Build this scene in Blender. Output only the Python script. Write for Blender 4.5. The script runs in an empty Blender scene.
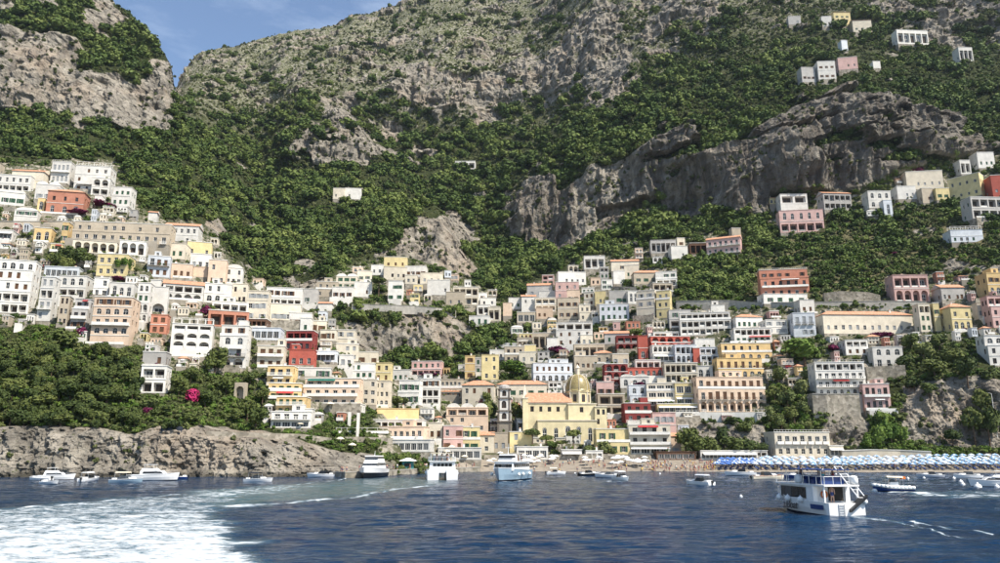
import bpy, bmesh, math, random
import numpy as np
from mathutils import Vector, Matrix, Euler

R = math.radians
random.seed(7)
RNG = np.random.default_rng(7)
sc = bpy.context.scene
COL = sc.collection

# ------------------------------------------------------------------ camera, sky, sun, exposure
F, PITCH, S = 750.0, R(12.8), 0.8          # focal length in photo pixels, upward tilt, metres per table unit
HC = 8.2 * S                               # eye height on the ferry deck
cam_d = bpy.data.cameras.new('camera')
cam_d.sensor_width = 36.0
cam_d.lens = F / 1000.0 * 36.0
cam_d.clip_start, cam_d.clip_end = 0.5, 30000
cam = bpy.data.objects.new('camera', cam_d)
COL.objects.link(cam)
cam.location = (0, 0, HC)
cam.rotation_euler = (R(90) + PITCH, 0, 0)
sc.camera = cam

SUN_AZ, SUN_EL = R(130), R(53)             # clockwise from +Y (the view), height above the horizon
world = bpy.data.worlds.new('World')
sc.world = world
world.use_nodes = True
wn, wl = world.node_tree.nodes, world.node_tree.links
sky = wn.new('ShaderNodeTexSky')
sky.sky_type = 'NISHITA'
sky.sun_disc = False
sky.sun_elevation, sky.sun_rotation = SUN_EL, SUN_AZ
sky.air_density, sky.dust_density, sky.ozone_density = 1.0, 0.6, 1.6
bg = wn['Background']
bg.inputs[1].default_value = 0.12
tc = wn.new('ShaderNodeTexCoord')
mp = wn.new('ShaderNodeMapping'); mp.inputs['Scale'].default_value = (2.2, 2.2, 7.0)
cn = wn.new('ShaderNodeTexNoise'); cn.inputs['Scale'].default_value = 1.6; cn.inputs['Detail'].default_value = 8; cn.inputs['Roughness'].default_value = .62
cr = wn.new('ShaderNodeValToRGB'); cr.color_ramp.elements[0].position = .50; cr.color_ramp.elements[1].position = .85
cr.color_ramp.elements[1].color = (.34, .34, .34, 1)
mx = wn.new('ShaderNodeMix'); mx.data_type = 'RGBA'
mx.inputs[7].default_value = (7.5, 8.2, 9.2, 1)
wl.new(tc.outputs['Generated'], mp.inputs[0]); wl.new(mp.outputs[0], cn.inputs[0]); wl.new(cn.outputs[0], cr.inputs[0])
wl.new(cr.outputs[0], mx.inputs[0]); wl.new(sky.outputs[0], mx.inputs[6]); wl.new(mx.outputs[2], bg.inputs[0])

sun_d = bpy.data.lights.new('sun', 'SUN')
sun_d.energy, sun_d.angle, sun_d.color = 5.0, R(0.53), (1.0, .93, .82)
sun = bpy.data.objects.new('sun', sun_d)
COL.objects.link(sun)
sdir = Vector((math.sin(SUN_AZ) * math.cos(SUN_EL), math.cos(SUN_AZ) * math.cos(SUN_EL), math.sin(SUN_EL)))
sun.rotation_euler = sdir.to_track_quat('Z', 'Y').to_euler()
sc.view_settings.view_transform = 'Standard'
sc.view_settings.look = 'None'
sc.view_settings.exposure = 0.70
sc.view_settings.gamma = 1.0
sc.cycles.use_denoising = True
sc.cycles.max_bounces = 5
sc.cycles.diffuse_bounces = 2
sc.cycles.glossy_bounces = 2
sc.cycles.transmission_bounces = 2
sc.cycles.volume_bounces = 0
sc.cycles.transparent_max_bounces = 8
sc.cycles.use_adaptive_sampling = True
sc.cycles.adaptive_threshold = 0.02
sc.render.use_persistent_data = False

# ------------------------------------------------------------------ pixel <-> direction
cP, sP = math.cos(PITCH), math.sin(PITCH)
def uv(px, py):
    a = (np.asarray(px, float) - 500.0) / F
    b = (281.5 - np.asarray(py, float)) / F
    cy, cz = cP - b * sP, sP + b * cP
    return a / cy, cz / cy
def pix(u, v):
    fw = cP + v * sP
    return 500.0 + F * u / fw, 281.5 - F * (-sP + v * cP) / fw

# ------------------------------------------------------------------ numpy noise
def vnoise(x, y, z, seed=0):
    x, y, z = np.broadcast_arrays(np.asarray(x, float), np.asarray(y, float), np.asarray(z, float))
    xi, yi, zi = np.floor(x).astype(np.int64), np.floor(y).astype(np.int64), np.floor(z).astype(np.int64)
    fx, fy, fz = x - xi, y - yi, z - zi
    fx, fy, fz = fx * fx * (3 - 2 * fx), fy * fy * (3 - 2 * fy), fz * fz * (3 - 2 * fz)
    def h(a, b, c):
        n = (a * 374761393 + b * 668265263 + c * 1440662683 + seed * 974634777) & 0xffffffff
        n = ((n ^ (n >> 13)) * 1274126177) & 0xffffffff
        n = ((n ^ (n >> 16)) * 2246822519) & 0xffffffff
        return (n ^ (n >> 15)) / 4294967295.0
    r = 0
    for dx in (0, 1):
        wx = fx if dx else 1 - fx
        for dy in (0, 1):
            wy = fy if dy else 1 - fy
            for dz in (0, 1):
                wz = fz if dz else 1 - fz
                r = r + wx * wy * wz * h(xi + dx, yi + dy, zi + dz)
    return r * 2 - 1
def fbm(x, y, z, octv=4, seed=0, gain=.5, ridged=False):
    r, a, t = 0, 1.0, 0
    for o in range(octv):
        n = vnoise(x, y, z, seed + o * 17)
        if ridged: n = 1 - 2 * np.abs(n)
        r = r + a * n; t += a; a *= gain
        x, y, z = x * 2.03 + 5.1, y * 2.03 + 1.7, z * 2.03 + 9.2
    return r / t
def gsm(a, s, axis):
    if s <= 0: return a
    k = int(s * 3) + 1
    w = np.exp(-.5 * (np.arange(-k, k + 1) / s) ** 2); w /= w.sum()
    p = [(0, 0)] * a.ndim; p[axis] = (k, k)
    b = np.pad(a, p, mode='edge')
    out = np.zeros_like(a)
    n = a.shape[axis]
    for i, wi in enumerate(w):
        sl = [slice(None)] * a.ndim; sl[axis] = slice(i, i + n)
        out += wi * b[tuple(sl)]
    return out
def inpoly(px, py, poly):
    r = np.zeros(px.shape, bool)
    n = len(poly)
    for i in range(n):
        x0, y0 = poly[i]; x1, y1 = poly[(i + 1) % n]
        if y0 == y1: continue
        c = ((y0 > py) != (y1 > py)) & (px < (x1 - x0) * (py - y0) / (y1 - y0) + x0)
        r ^= c
    return r

# ------------------------------------------------------------------ materials
MATS = {}
class NT:
    """tiny helper for building node trees"""
    def __init__(s, name):
        s.m = bpy.data.materials.new(name); s.m.use_nodes = True
        s.t = s.m.node_tree; s.n = s.t.nodes; s.b = s.n['Principled BSDF']; MATS[name] = s.m
    def new(s, t, **k):
        o = s.n.new(t)
        for a, v in k.items(): setattr(o, a, v)
        return o
    def link(s, a, b): s.t.links.new(a, b)
    def pos(s): return s.new('ShaderNodeNewGeometry').outputs['Position']
    def obj(s): return s.new('ShaderNodeTexCoord').outputs['Object']
    def noise(s, vec, scale, detail=4, rough=.55, stretch=None):
        if stretch:
            m = s.new('ShaderNodeMapping'); m.inputs['Scale'].default_value = stretch
            s.link(vec, m.inputs[0]); vec = m.outputs[0]
        n = s.new('ShaderNodeTexNoise'); n.inputs['Scale'].default_value = scale
        n.inputs['Detail'].default_value = detail; n.inputs['Roughness'].default_value = rough
        s.link(vec, n.inputs['Vector']); return n.outputs[0]
    def ramp(s, fac, stops):
        r = s.new('ShaderNodeValToRGB'); e = r.color_ramp.elements
        while len(e) < len(stops): e.new(.5)
        for el, (p, c) in zip(e, stops):
            el.position = p; el.color = tuple(c) + (1,) if len(c) == 3 else c
        s.link(fac, r.inputs[0]); return r.outputs[0]
    def val(s, fac, a, b, lo=0., hi=1.):
        r = s.new('ShaderNodeMapRange'); r.inputs[1].default_value = a; r.inputs[2].default_value = b
        r.inputs[3].default_value = lo; r.inputs[4].default_value = hi
        s.link(fac, r.inputs[0]); return r.outputs[0]
    def mix(s, fac, a, b, mode='MIX'):
        m = s.new('ShaderNodeMix', data_type='RGBA', blend_type=mode)
        for i, v in ((0, fac), (6, a), (7, b)):
            if hasattr(v, 'is_output'): s.link(v, m.inputs[i])
            else: m.inputs[i].default_value = v if i == 0 else tuple(v) + (1,) if len(v) == 3 else v
        return m.outputs[2]
    def math(s, op, a, b=None, clamp=False):
        m = s.new('ShaderNodeMath', operation=op, use_clamp=clamp)
        for i, v in ((0, a), (1, b)):
            if v is None: continue
            if hasattr(v, 'is_output'): s.link(v, m.inputs[i])
            else: m.inputs[i].default_value = v
        return m.outputs[0]
    def attr(s, name): 
        return s.new('ShaderNodeAttribute', attribute_name=name).outputs['Fac']
    def bump(s, h, strength, dist, normal=None):
        b = s.new('ShaderNodeBump'); b.inputs['Strength'].default_value = strength; b.inputs['Distance'].default_value = dist
        s.link(h, b.inputs['Height'])
        if normal: s.link(normal, b.inputs['Normal'])
        s.link(b.outputs[0], s.b.inputs['Normal']); return b.outputs[0]
    def base(s, c):
        if hasattr(c, 'is_output'): s.link(c, s.b.inputs['Base Color'])
        else: s.b.inputs['Base Color'].default_value = tuple(c) + (1,)
    def set(s, rough=.7, spec=.3, metal=0):
        s.b.inputs['Roughness'].default_value = rough
        s.b.inputs['Specular IOR Level'].default_value = spec
        s.b.inputs['Metallic'].default_value = metal

def m_plain(name, c, rough=.6, spec=.3, metal=0, var=.12, scale=.6):
    t = NT(name); t.set(rough, spec, metal)
    n = t.noise(t.pos(), scale, 5, .6)
    t.base(t.mix(t.val(n, .3, .7), [x * (1 - var) for x in c], [min(1, x * (1 + var)) for x in c]))
    return t.m
def m_wall(name, c):
    """limewash plaster: uneven tone, rain streaks under ledges"""
    t = NT(name); t.set(.88, .15)
    p = t.pos()
    info = t.new('ShaderNodeObjectInfo')
    n = t.noise(p, .35, 5, .6)
    col = t.mix(t.val(n, .3, .72), [x * .78 for x in c], [min(.86, x * 1.06) for x in c])
    st = t.noise(p, 1.1, 4, .6, (1, 1, .10))
    col = t.mix(t.val(st, .55, .78, 0, .42), col, [x * .62 + .02 for x in c])
    fine = t.noise(p, 4.5, 3, .6)
    col = t.mix(t.val(fine, .62, .8, 0, .25), col, [x * .7 for x in c])
    tone = t.val(info.outputs['Random'], 0, 1, .80, 1.04)
    g = t.new('ShaderNodeCombineColor')
    for i in range(3): t.link(tone, g.inputs[i])
    t.base(t.mix(1.0, col, g.outputs[0], 'MULTIPLY'))
    t.bump(fine, .25, .05)
    return t.m
WALL = dict(w=(.81, .775, .705), c=(.76, .68, .54), y=(.77, .64, .34), o=(.76, .55, .27), e=(.76, .58, .43), p=(.68, .45, .40),
            r=(.48, .125, .09), t=(.60, .27, .18), d=(.25, .055, .05), b=(.54, .46, .35), g=(.50, .475, .44), l=(.70, .73, .76),
            k=(.15, .085, .055), s=(.36, .32, .26))
NAMES = dict(w='white', c='cream', y='yellow', o='ochre', e='peach', p='pink', r='red', t='terracotta', d='maroon', b='tan', g='grey', l='ice_blue', k='brown', s='stone')
for k_, c_ in WALL.items(): m_wall('plaster_' + NAMES[k_], [x_ * .90 for x_ in c_])
def WM(k): return MATS['plaster_' + NAMES[k]]

def m_tile():
    t = NT('roof_tile'); t.set(.85, .2)
    p = t.pos(); n = t.noise(p, 1.2, 5, .65)
    t.base(t.ramp(n, [(.25, (.30, .14, .085)), (.5, (.48, .25, .15)), (.75, (.60, .36, .24))]))
    w = t.new('ShaderNodeTexWave'); w.inputs['Scale'].default_value = 1.4; w.inputs['Distortion'].default_value = .3
    t.link(t.obj(), w.inputs[0]); t.bump(w.outputs[0], .5, .1)
m_tile()
def m_glass():
    t = NT('window_glass'); t.set(.22, .25)
    info = t.new('ShaderNodeObjectInfo')
    t.base(t.ramp(info.outputs['Random'], [(0, (.008, .009, .010)), (.6, (.018, .021, .025)), (1, (.055, .065, .075))]))
m_glass()
m_plain('interior_dark', (.05, .045, .04), .9, .1)
m_plain('frame_white', (.70, .675, .62), .5)
m_plain('shutter_green', (.035, .09, .05), .6)
m_plain('shutter_brown', (.12, .06, .03), .6)
m_plain('shutter_grey', (.30, .31, .31), .6)
m_plain('iron', (.03, .03, .033), .5)
m_plain('concrete', (.34, .32, .28), .9, .1, var=.25)
m_plain('asphalt', (.055, .055, .058), .9, .1, var=.2)
m_plain('awning_white', (.72, .71, .68), .8, .1)
m_plain('awning_red', (.42, .05, .05), .8, .1)
m_plain('awning_green', (.03, .16, .12), .8, .1)
m_plain('pole_wood', (.22, .14, .08), .8, .1)
m_plain('gel_white', (.76, .76, .75), .25, .5, var=.03)
m_plain('gel_grey', (.55, .57, .60), .3, .5, var=.03)
m_plain('gel_navy', (.02, .045, .16), .25, .5, var=.05)
m_plain('gel_blue', (.26, .36, .44), .3, .5, var=.05)
m_plain('gel_black', (.012, .013, .016), .3, .5, var=.05)
m_plain('antifoul', (.03, .03, .05), .6)
m_plain('varnish', (.33, .13, .05), .35, .5, var=.2)
m_plain('teak', (.36, .23, .12), .7)
m_plain('rubber_white', (.76, .76, .74), .5)
m_plain('canvas_cream', (.72, .64, .50), .8, .1)
m_plain('canvas_orange', (.70, .20, .05), .8, .1)
m_plain('canvas_navy', (.03, .05, .14), .8, .1)
m_plain('canvas_sky', (.15, .28, .44), .8, .1)
m_plain('canvas_pale', (.46, .51, .57), .8, .1)
m_plain('canvas_blue', (.07, .15, .38), .8, .1)
m_plain('skin', (.42, .26, .19), .6)
m_plain('chrome', (.6, .6, .62), .25, .5, .8)

def m_leaf(name, a, b, c):
    t = NT(name); t.set(.75, .15)
    info = t.new('ShaderNodeObjectInfo')
    n = t.noise(t.pos(), .02, 3, .5)
    f = t.math('ADD', t.math('MULTIPLY', info.outputs['Random'], .65), t.math('MULTIPLY', t.val(n, .3, .7), .35))
    leaf = t.noise(t.pos(), 1.3, 2, .5)
    f = t.math('ADD', f, t.val(leaf, .3, .7, -.16, .16), True)
    t.base(t.ramp(f, [(0, a), (.5, b), (1, c)]))
    t.b.inputs['Subsurface Weight'].default_value = 0
m_leaf('leaf_forest', (.028, .050, .013), (.076, .112, .027), (.150, .178, .048))
m_leaf('leaf_scrub', (.045, .060, .020), (.085, .098, .036), (.150, .155, .066))
m_leaf('leaf_pine', (.024, .040, .012), (.058, .078, .021), (.115, .130, .035))
m_leaf('leaf_bright', (.055, .10, .018), (.085, .135, .024), (.12, .165, .035))
m_leaf('leaf_olive', (.050, .070, .022), (.092, .115, .036), (.160, .175, .062))
m_leaf('flower_magenta', (.20, .010, .05), (.30, .016, .08), (.40, .035, .12))
m_leaf('flower_purple', (.055, .006, .028), (.10, .011, .045), (.17, .022, .07))
t = NT('bark'); t.set(.9, .1)
t.base(t.ramp(t.noise(t.pos(), 3, 4, .6), [(.3, (.05, .035, .025)), (.7, (.16, .11, .075))]))

# ------------------------------------------------------------------ mesh builder and tagging
class MB:
    def __init__(s): s.v, s.f, s.m, s.mats = [], [], [], []
    def mi(s, mat):
        if isinstance(mat, str): mat = MATS[mat]
        if mat not in s.mats: s.mats.append(mat)
        return s.mats.index(mat)
    def face(s, pts, mat):
        n = len(s.v); s.v += [tuple(p) for p in pts]; s.f.append(tuple(range(n, n + len(pts)))); s.m.append(s.mi(mat))
    def box(s, x0, x1, y0, y1, z0, z1, mat, skip=''):
        n = len(s.v)
        s.v += [(x, y, z) for z in (z0, z1) for y in (y0, y1) for x in (x0, x1)]
        k = s.mi(mat)
        for key, q in (('b', (0, 2, 3, 1)), ('t', (4, 5, 7, 6)), ('f', (0, 1, 5, 4)), ('k', (2, 6, 7, 3)), ('l', (0, 4, 6, 2)), ('r', (1, 3, 7, 5))):
            if key in skip: continue
            s.f.append(tuple(n + i for i in q)); s.m.append(k)
    def tube(s, a, b, r0, r1, mat, n=6, cap=True):
        a, b = Vector(a), Vector(b); d = (b - a).normalized()
        x = d.orthogonal().normalized(); y = d.cross(x)
        k = s.mi(mat); o = len(s.v)
        for p, r in ((a, r0), (b, r1)):
            for i in range(n):
                t = 2 * math.pi * i / n
                s.v.append(tuple(p + r * (math.cos(t) * x + math.sin(t) * y)))
        for i in range(n):
            j = (i + 1) % n
            s.f.append((o + i, o + j, o + n + j, o + n + i)); s.m.append(k)
        if cap:
            s.f.append(tuple(o + n + i for i in range(n))); s.m.append(k)
            s.f.append(tuple(o + n - 1 - i for i in range(n))); s.m.append(k)
    def rings(s, rings, mat, close=True, cap=True):
        k = s.mi(mat); o = len(s.v); n = len(rings[0])
        for r in rings: s.v += [tuple(p) for p in r]
        m = n if close else n - 1
        for j in range(len(rings) - 1):
            for i in range(m):
                i2 = (i + 1) % n
                s.f.append((o + j * n + i, o + j * n + i2, o + (j + 1) * n + i2, o + (j + 1) * n + i)); s.m.append(k)
        if cap:
            s.f.append(tuple(o + n - 1 - i for i in range(n))); s.m.append(k)
            s.f.append(tuple(o + (len(rings) - 1) * n + i for i in range(n))); s.m.append(k)
    def lathe(s, prof, mat, n=10, c=(0, 0), cap=True):
        s.rings([[(c[0] + r * math.cos(2 * math.pi * i / n), c[1] + r * math.sin(2 * math.pi * i / n), z) for i in range(n)] for r, z in prof], mat, True, cap)
    def mesh(s, name, smooth=False):
        me = bpy.data.meshes.new(name)
        me.from_pydata(s.v, [], s.f)
        for m in s.mats: me.materials.append(m)
        me.polygons.foreach_set('material_index', s.m)
        if smooth: me.polygons.foreach_set('use_smooth', [True] * len(s.f))
        me.update()
        return me
    def build(s, name, parent=None, smooth=False, **k):
        return put(s.mesh(name, smooth), name, parent, **k)
def put(me, name, parent=None, loc=(0, 0, 0), rz=0, scale=(1, 1, 1)):
    o = bpy.data.objects.new(name, me)
    COL.objects.link(o)
    o.parent = parent; o.location = loc; o.rotation_euler = (0, 0, rz); o.scale = scale
    return o
def tag(o, label=None, cat=None, group=None, kind=None):
    if label: o['label'] = label
    if cat: o['category'] = cat
    if group: o['group'] = group
    if kind: o['kind'] = kind
    return o
def empty(name, loc, rz=0, **k):
    o = put(None, name, None, loc, rz); o.empty_display_size = .5
    return tag(o, **k)

# ------------------------------------------------------------------ terrain: apparent height of the ground per bearing and distance
PROF = {
 -120: [(250,477),(258,430),(310,335),(340,298),(400,228),(480,165),(560,148),(640,120),(662,55),(690,40),(712,5),(800,-70),(1500,-60)],
 0:   [(255,477),(262,432),(310,338),(340,300),(400,230),(480,168),(560,150),(640,122),(665,70),(690,48),(712,10),(800,-60),(1500,-50)],
 60:  [(256,477),(263,431),(308,340),(342,298),(400,235),(470,178),(560,155),(640,124),(666,88),(695,40),(730,10),(800,-40),(1400,-30)],
 110: [(257,476),(264,432),(312,345),(345,292),(395,240),(440,205),(480,190),(560,178),(640,135),(668,92),(700,62),(760,28),(815,-4),(900,40),(1300,60)],
 140: [(257,476),(265,432),(312,352),(345,294),(395,242),(440,216),(480,206),(560,192),(640,148),(676,122),(700,85),(750,50),(800,24),(900,70),(1300,80)],
 174: [(258,476),(266,425),(295,395),(330,345),(360,302),(400,262),(450,228),(490,224),(560,205),(640,165),(690,134),(706,95),(740,70),(780,59),(860,120),(1300,110)],
 186: [(258,476),(266,427),(295,397),(330,345),(360,302),(400,264),(450,232),(520,232),(640,188),(740,155),(900,120),(1200,90),(1500,62),(1750,90)],
 220: [(258,476),(266,438),(285,426),(310,395),(340,345),(370,304),(410,266),(440,252),(500,265),(650,215),(800,160),(1000,110),(1250,75),(1500,47),(1750,80)],
 260: [(258,476),(266,440),(285,431),(308,405),(330,372),(370,322),(410,294),(440,286),(500,300),(620,275),(750,225),(900,170),(1050,120),(1250,75),(1500,40),(1750,70)],
 300: [(262,475),(270,464),(276,444),(290,430),(310,405),(345,365),(380,328),(410,308),(440,303),(500,308),(590,285),(650,262),(720,235),(820,185),(850,165),(870,120),(1100,80),(1500,30),(1750,60)],
 340: [(262,476),(268,467),(284,463),(292,442),(305,432),(320,412),(350,376),(375,350),(400,340),(440,348),(500,322),(540,296),(570,272),(640,256),(720,225),(830,180),(865,158),(885,112),(1150,65),(1500,23),(1750,60)],
 390: [(275,474),(290,464),(303,448),(322,425),(345,408),(375,393),(420,390),(470,382),(500,360),(512,316),(530,306),(580,272),(620,262),(645,218),(690,197),(760,215),(900,168),(955,145),(1005,90),(1300,40),(1500,5),(1750,20)],
 440: [(300,474),(315,464),(326,456),(345,438),(370,415),(400,400),(440,392),(480,384),(505,362),(520,316),(535,308),(580,280),(625,270),(650,215),(700,202),(800,222),(920,172),(1000,132),(1040,70),(1350,10),(1500,-15)],
 480: [(330,471),(345,462),(360,450),(380,430),(415,403),(450,386),(500,372),(530,345),(560,322),(600,302),(640,285),(680,268),(760,240),(850,195),(950,150),(1000,118),(1060,60),(1400,0),(1600,-20)],
 540: [(332,471),(350,461),(364,452),(400,428),(440,392),(480,366),(520,340),(560,318),(620,288),(680,262),(722,243),(736,190),(780,168),(900,150),(1000,120),(1060,70),(1400,-10)],
 590: [(332,471),(352,461),(364,452),(400,424),(440,385),(480,353),(520,324),(560,300),(600,277),(640,255),(686,225),(700,180),(712,158),(760,140),(860,110),(950,85),(1000,40),(1100,-10),(1300,-40)],
 650: [(328,471),(350,461),(362,453),(378,428),(400,406),(430,376),(460,346),(500,315),(540,290),(600,256),(650,226),(684,203),(698,143),(730,128),(850,80),(950,45),(1000,20),(1200,-50)],
 700: [(325,472),(350,461),(364,454),(374,436),(395,404),(430,368),(460,334),(500,310),(540,286),(600,246),(650,218),(672,204),(686,152),(720,134),(800,100),(900,50),(1000,0),(1200,-50)],
 760: [(322,472),(350,461),(360,453),(368,434),(386,408),(405,378),(430,347),(460,316),(500,300),(540,270),(590,235),(622,212),(636,160),(680,130),(760,90),(880,40),(1000,5),(1100,-40)],
 820: [(320,473),(350,461),(360,452),(364,415),(374,398),(395,372),(420,346),(450,315),(470,301),(510,270),(560,235),(604,205),(618,150),(650,112),(740,80),(850,40),(950,15),(1000,-20),(1100,-60)],
 880: [(318,473),(345,462),(358,453),(366,416),(385,386),(410,352),(440,326),(460,301),(482,285),(520,255),(560,225),(592,190),(606,140),(650,110),(750,75),(850,45),(900,20),(940,-20),(1100,-60)],
 940: [(315,474),(342,462),(354,450),(362,388),(376,368),(400,346),(430,319),(455,301),(480,276),(520,240),(560,206),(590,182),(605,150),(640,125),(740,85),(850,48),(900,-5),(1000,-50)],
 1000:[(312,475),(340,462),(352,450),(364,382),(380,356),(405,326),(430,300),(460,270),(500,235),(540,200),(570,176),(590,160),(640,130),(740,80),(860,50),(880,0),(1000,-40)],
 1120:[(308,475),(340,462),(352,448),(364,378),(380,352),(405,322),(430,296),(460,268),(500,233),(540,198),(570,172),(590,152),(640,122),(740,70),(860,40),(880,-10),(1000,-50)],
}
D0, D1, ND = 225.0, 2000.0, 620
LD = np.linspace(math.log(D0), math.log(D1), ND)
DT = np.exp(LD)
UT = np.linspace(-.80, .80, 561)
def _table():
    us, vs = [], []
    for px, pr in PROF.items():
        d = np.array([p[0] for p in pr], float); y = np.array([p[1] for p in pr], float)
        _, v = uv(px, y)
        if pr[-1][0] < 1300: d = np.append(d, 1300); v = np.append(v, v[-1] - .02)
        d = np.append(d, 2000); v = np.append(v, v[-1] - .04)
        # below the water in front of the shore
        d = np.insert(d, 0, [D0 - 20, d[0] - 14]); v = np.insert(v, 0, [-(8.2 + 9) / (D0 - 20), -(8.2 + 6) / (d[2] - 14)])
        vv = np.interp(LD, np.log(d), v)
        b = (vv * cP - sP) / (cP + vv * sP)
        us.append((px - 500) / F * 1 / (cP - b * sP)); vs.append(vv)
    us, vs = np.array(us), np.array(vs)
    V = np.empty((len(UT), ND))
    for j in range(ND): V[:, j] = np.interp(UT, us[:, j], vs[:, j])
    V = gsm(gsm(V, 3.2, 0), 1.6, 1)
    return V
VT = _table()
def ground_v(u, ld):
    fu = np.clip((np.asarray(u) - UT[0]) / (UT[1] - UT[0]), 0, len(UT) - 1.001); fj = np.clip((np.asarray(ld) - LD[0]) / (LD[1] - LD[0]), 0, ND - 1.001)
    i, j = fu.astype(int), fj.astype(int); a, b = fu - i, fj - j
    return (VT[i, j] * (1 - a) + VT[i + 1, j] * a) * (1 - b) + (VT[i, j + 1] * (1 - a) + VT[i + 1, j + 1] * a) * b
def hit(px, py):
    """distance (Y, metres) at which the sight line of a photo pixel meets the ground"""
    u, v = uv(px, py)
    if v < 0 :
        dsea = 8.2 / -v
        if dsea < D0 + 4: return dsea * S
    g = ground_v(np.full(ND, u), LD)
    k = np.nonzero((g >= v) & ((8.2 + g * DT) > -.2 if v < 0 else True))[0]
    if v < 0 and (len(k) == 0 or DT[k[0]] > 8.2 / -v): return 8.2 / -v * S
    if len(k) == 0: return 1500 * S
    k = k[0]
    return DT[k] * S
def sea_hit(px, py):
    u, v = uv(px, py)
    d = HC / -v
    return Vector((float(u * d), float(d), 0.0))
def ground_z(x, y):
    d = y / S
    return HC + float(ground_v(np.array([x / y]), np.array([math.log(d)]))[0]) * y
def place(px, py, off=0.0):
    d = hit(px, py) + off
    u, v = uv(px, py)
    return Vector((float(u * d), float(d), float(HC + v * d)))

ROCK = [
 [(-60,-60),(60,-60),(70,5),(72,15),(50,17),(0,5),(-60,5)], [(96,-30),(130,-30),(128,20),(112,36),(97,22)],
 [(-60,28),(0,30),(40,37),(75,35),(92,52),(104,72),(130,88),(150,72),(175,60),(181,110),(174,136),(140,130),(110,120),(60,122),(-60,112)],
 [(318,95),(362,88),(357,112),(330,112)], [(290,128),(345,113),(402,128),(408,150),(382,166),(330,166),(284,160)], [(388,144),(436,147),(432,166),(395,166)],
 [(385,82),(420,63),(470,70),(490,64),(560,52),(598,0),(598,-60),(618,-60),(612,25),(644,70),(622,88),(602,108),(580,92),(520,98),(500,118),(480,128),(465,112),(440,116),(430,102),(400,102)],
 [(640,5),(720,-40),(760,-40),(700,30),(650,55)],
 [(506,190),(540,178),(560,176),(572,190),(590,160),(640,150),(690,128),(702,134),(692,165),(668,182),(652,206),(600,217),(588,243),(560,248),(536,247),(540,230),(510,236)],
 [(688,218),(700,168),(730,158),(760,140),(790,122),(830,103),(870,118),(910,122),(960,138),(1000,148),(1100,140),(1100,165),(1000,168),(900,182),(820,192),(770,216),(720,220)],
 [(640,204),(690,168),(735,158),(738,214),(692,221),(655,209)],
 [(420,204),(450,214),(470,248),(486,278),(460,278),(440,263),(410,263),(384,256),(394,230)],
 [(274,270),(292,260),(316,266),(318,286),(276,288)],
 [(352,314),(440,311),(472,328),(478,352),(458,374),(430,362),(400,350),(352,352)],
 [(-80,434),(0,432),(60,430),(130,435),(160,424),(180,430),(225,420),(260,425),(330,440),(380,446),(384,490),(-80,490)],
 [(813,398),(862,396),(866,455),(813,452)], [(893,384),(978,382),(1100,380),(1100,452),(945,452),(903,442)], [(676,420),(760,418),(764,452),(700,452)],
 [(866,-40),(962,-40),(968,50),(942,42),(916,22),(870,14)], [(966,5),(1100,0),(1100,50),(970,52)],
 [(938,262),(1010,256),(1010,272),(960,280),(936,282)],
 [(200,226),(225,208),(232,222),(214,238)],
]
TOWN = [
 [(-80,160),(0,162),(55,158),(120,160),(140,206),(205,225),(250,275),(305,290),(350,330),(372,362),(400,365),(470,360),(480,350),(530,330),(530,280),(556,270),(600,255),(680,236),(745,230),(745,252),(680,262),(672,300),(760,298),(925,300),(1100,290),(1100,332),(975,338),(905,352),(905,372),(870,392),(862,405),(812,395),(770,378),(768,420),(690,420),(690,458),(440,470),(378,458),(372,412),(300,432),(262,425),(250,372),(170,372),(140,392),(136,345),(92,345),(60,325),(0,328),(-80,328)],
 [(302,300),(340,270),(390,254),(430,262),(500,292),(500,325),(455,312),(350,306),(318,312)],
 [(765,195),(860,188),(900,170),(1000,150),(1000,220),(940,205),(880,218),(830,214),(770,232)],
 [(884,272),(1000,270),(1000,302),(884,302)],
]
BEACH = [[(478,480),(478,458),(600,454),(760,452),(840,455),(1120,452),(1120,482)], [(440,490),(440,466),(480,458),(480,490)]]

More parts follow.
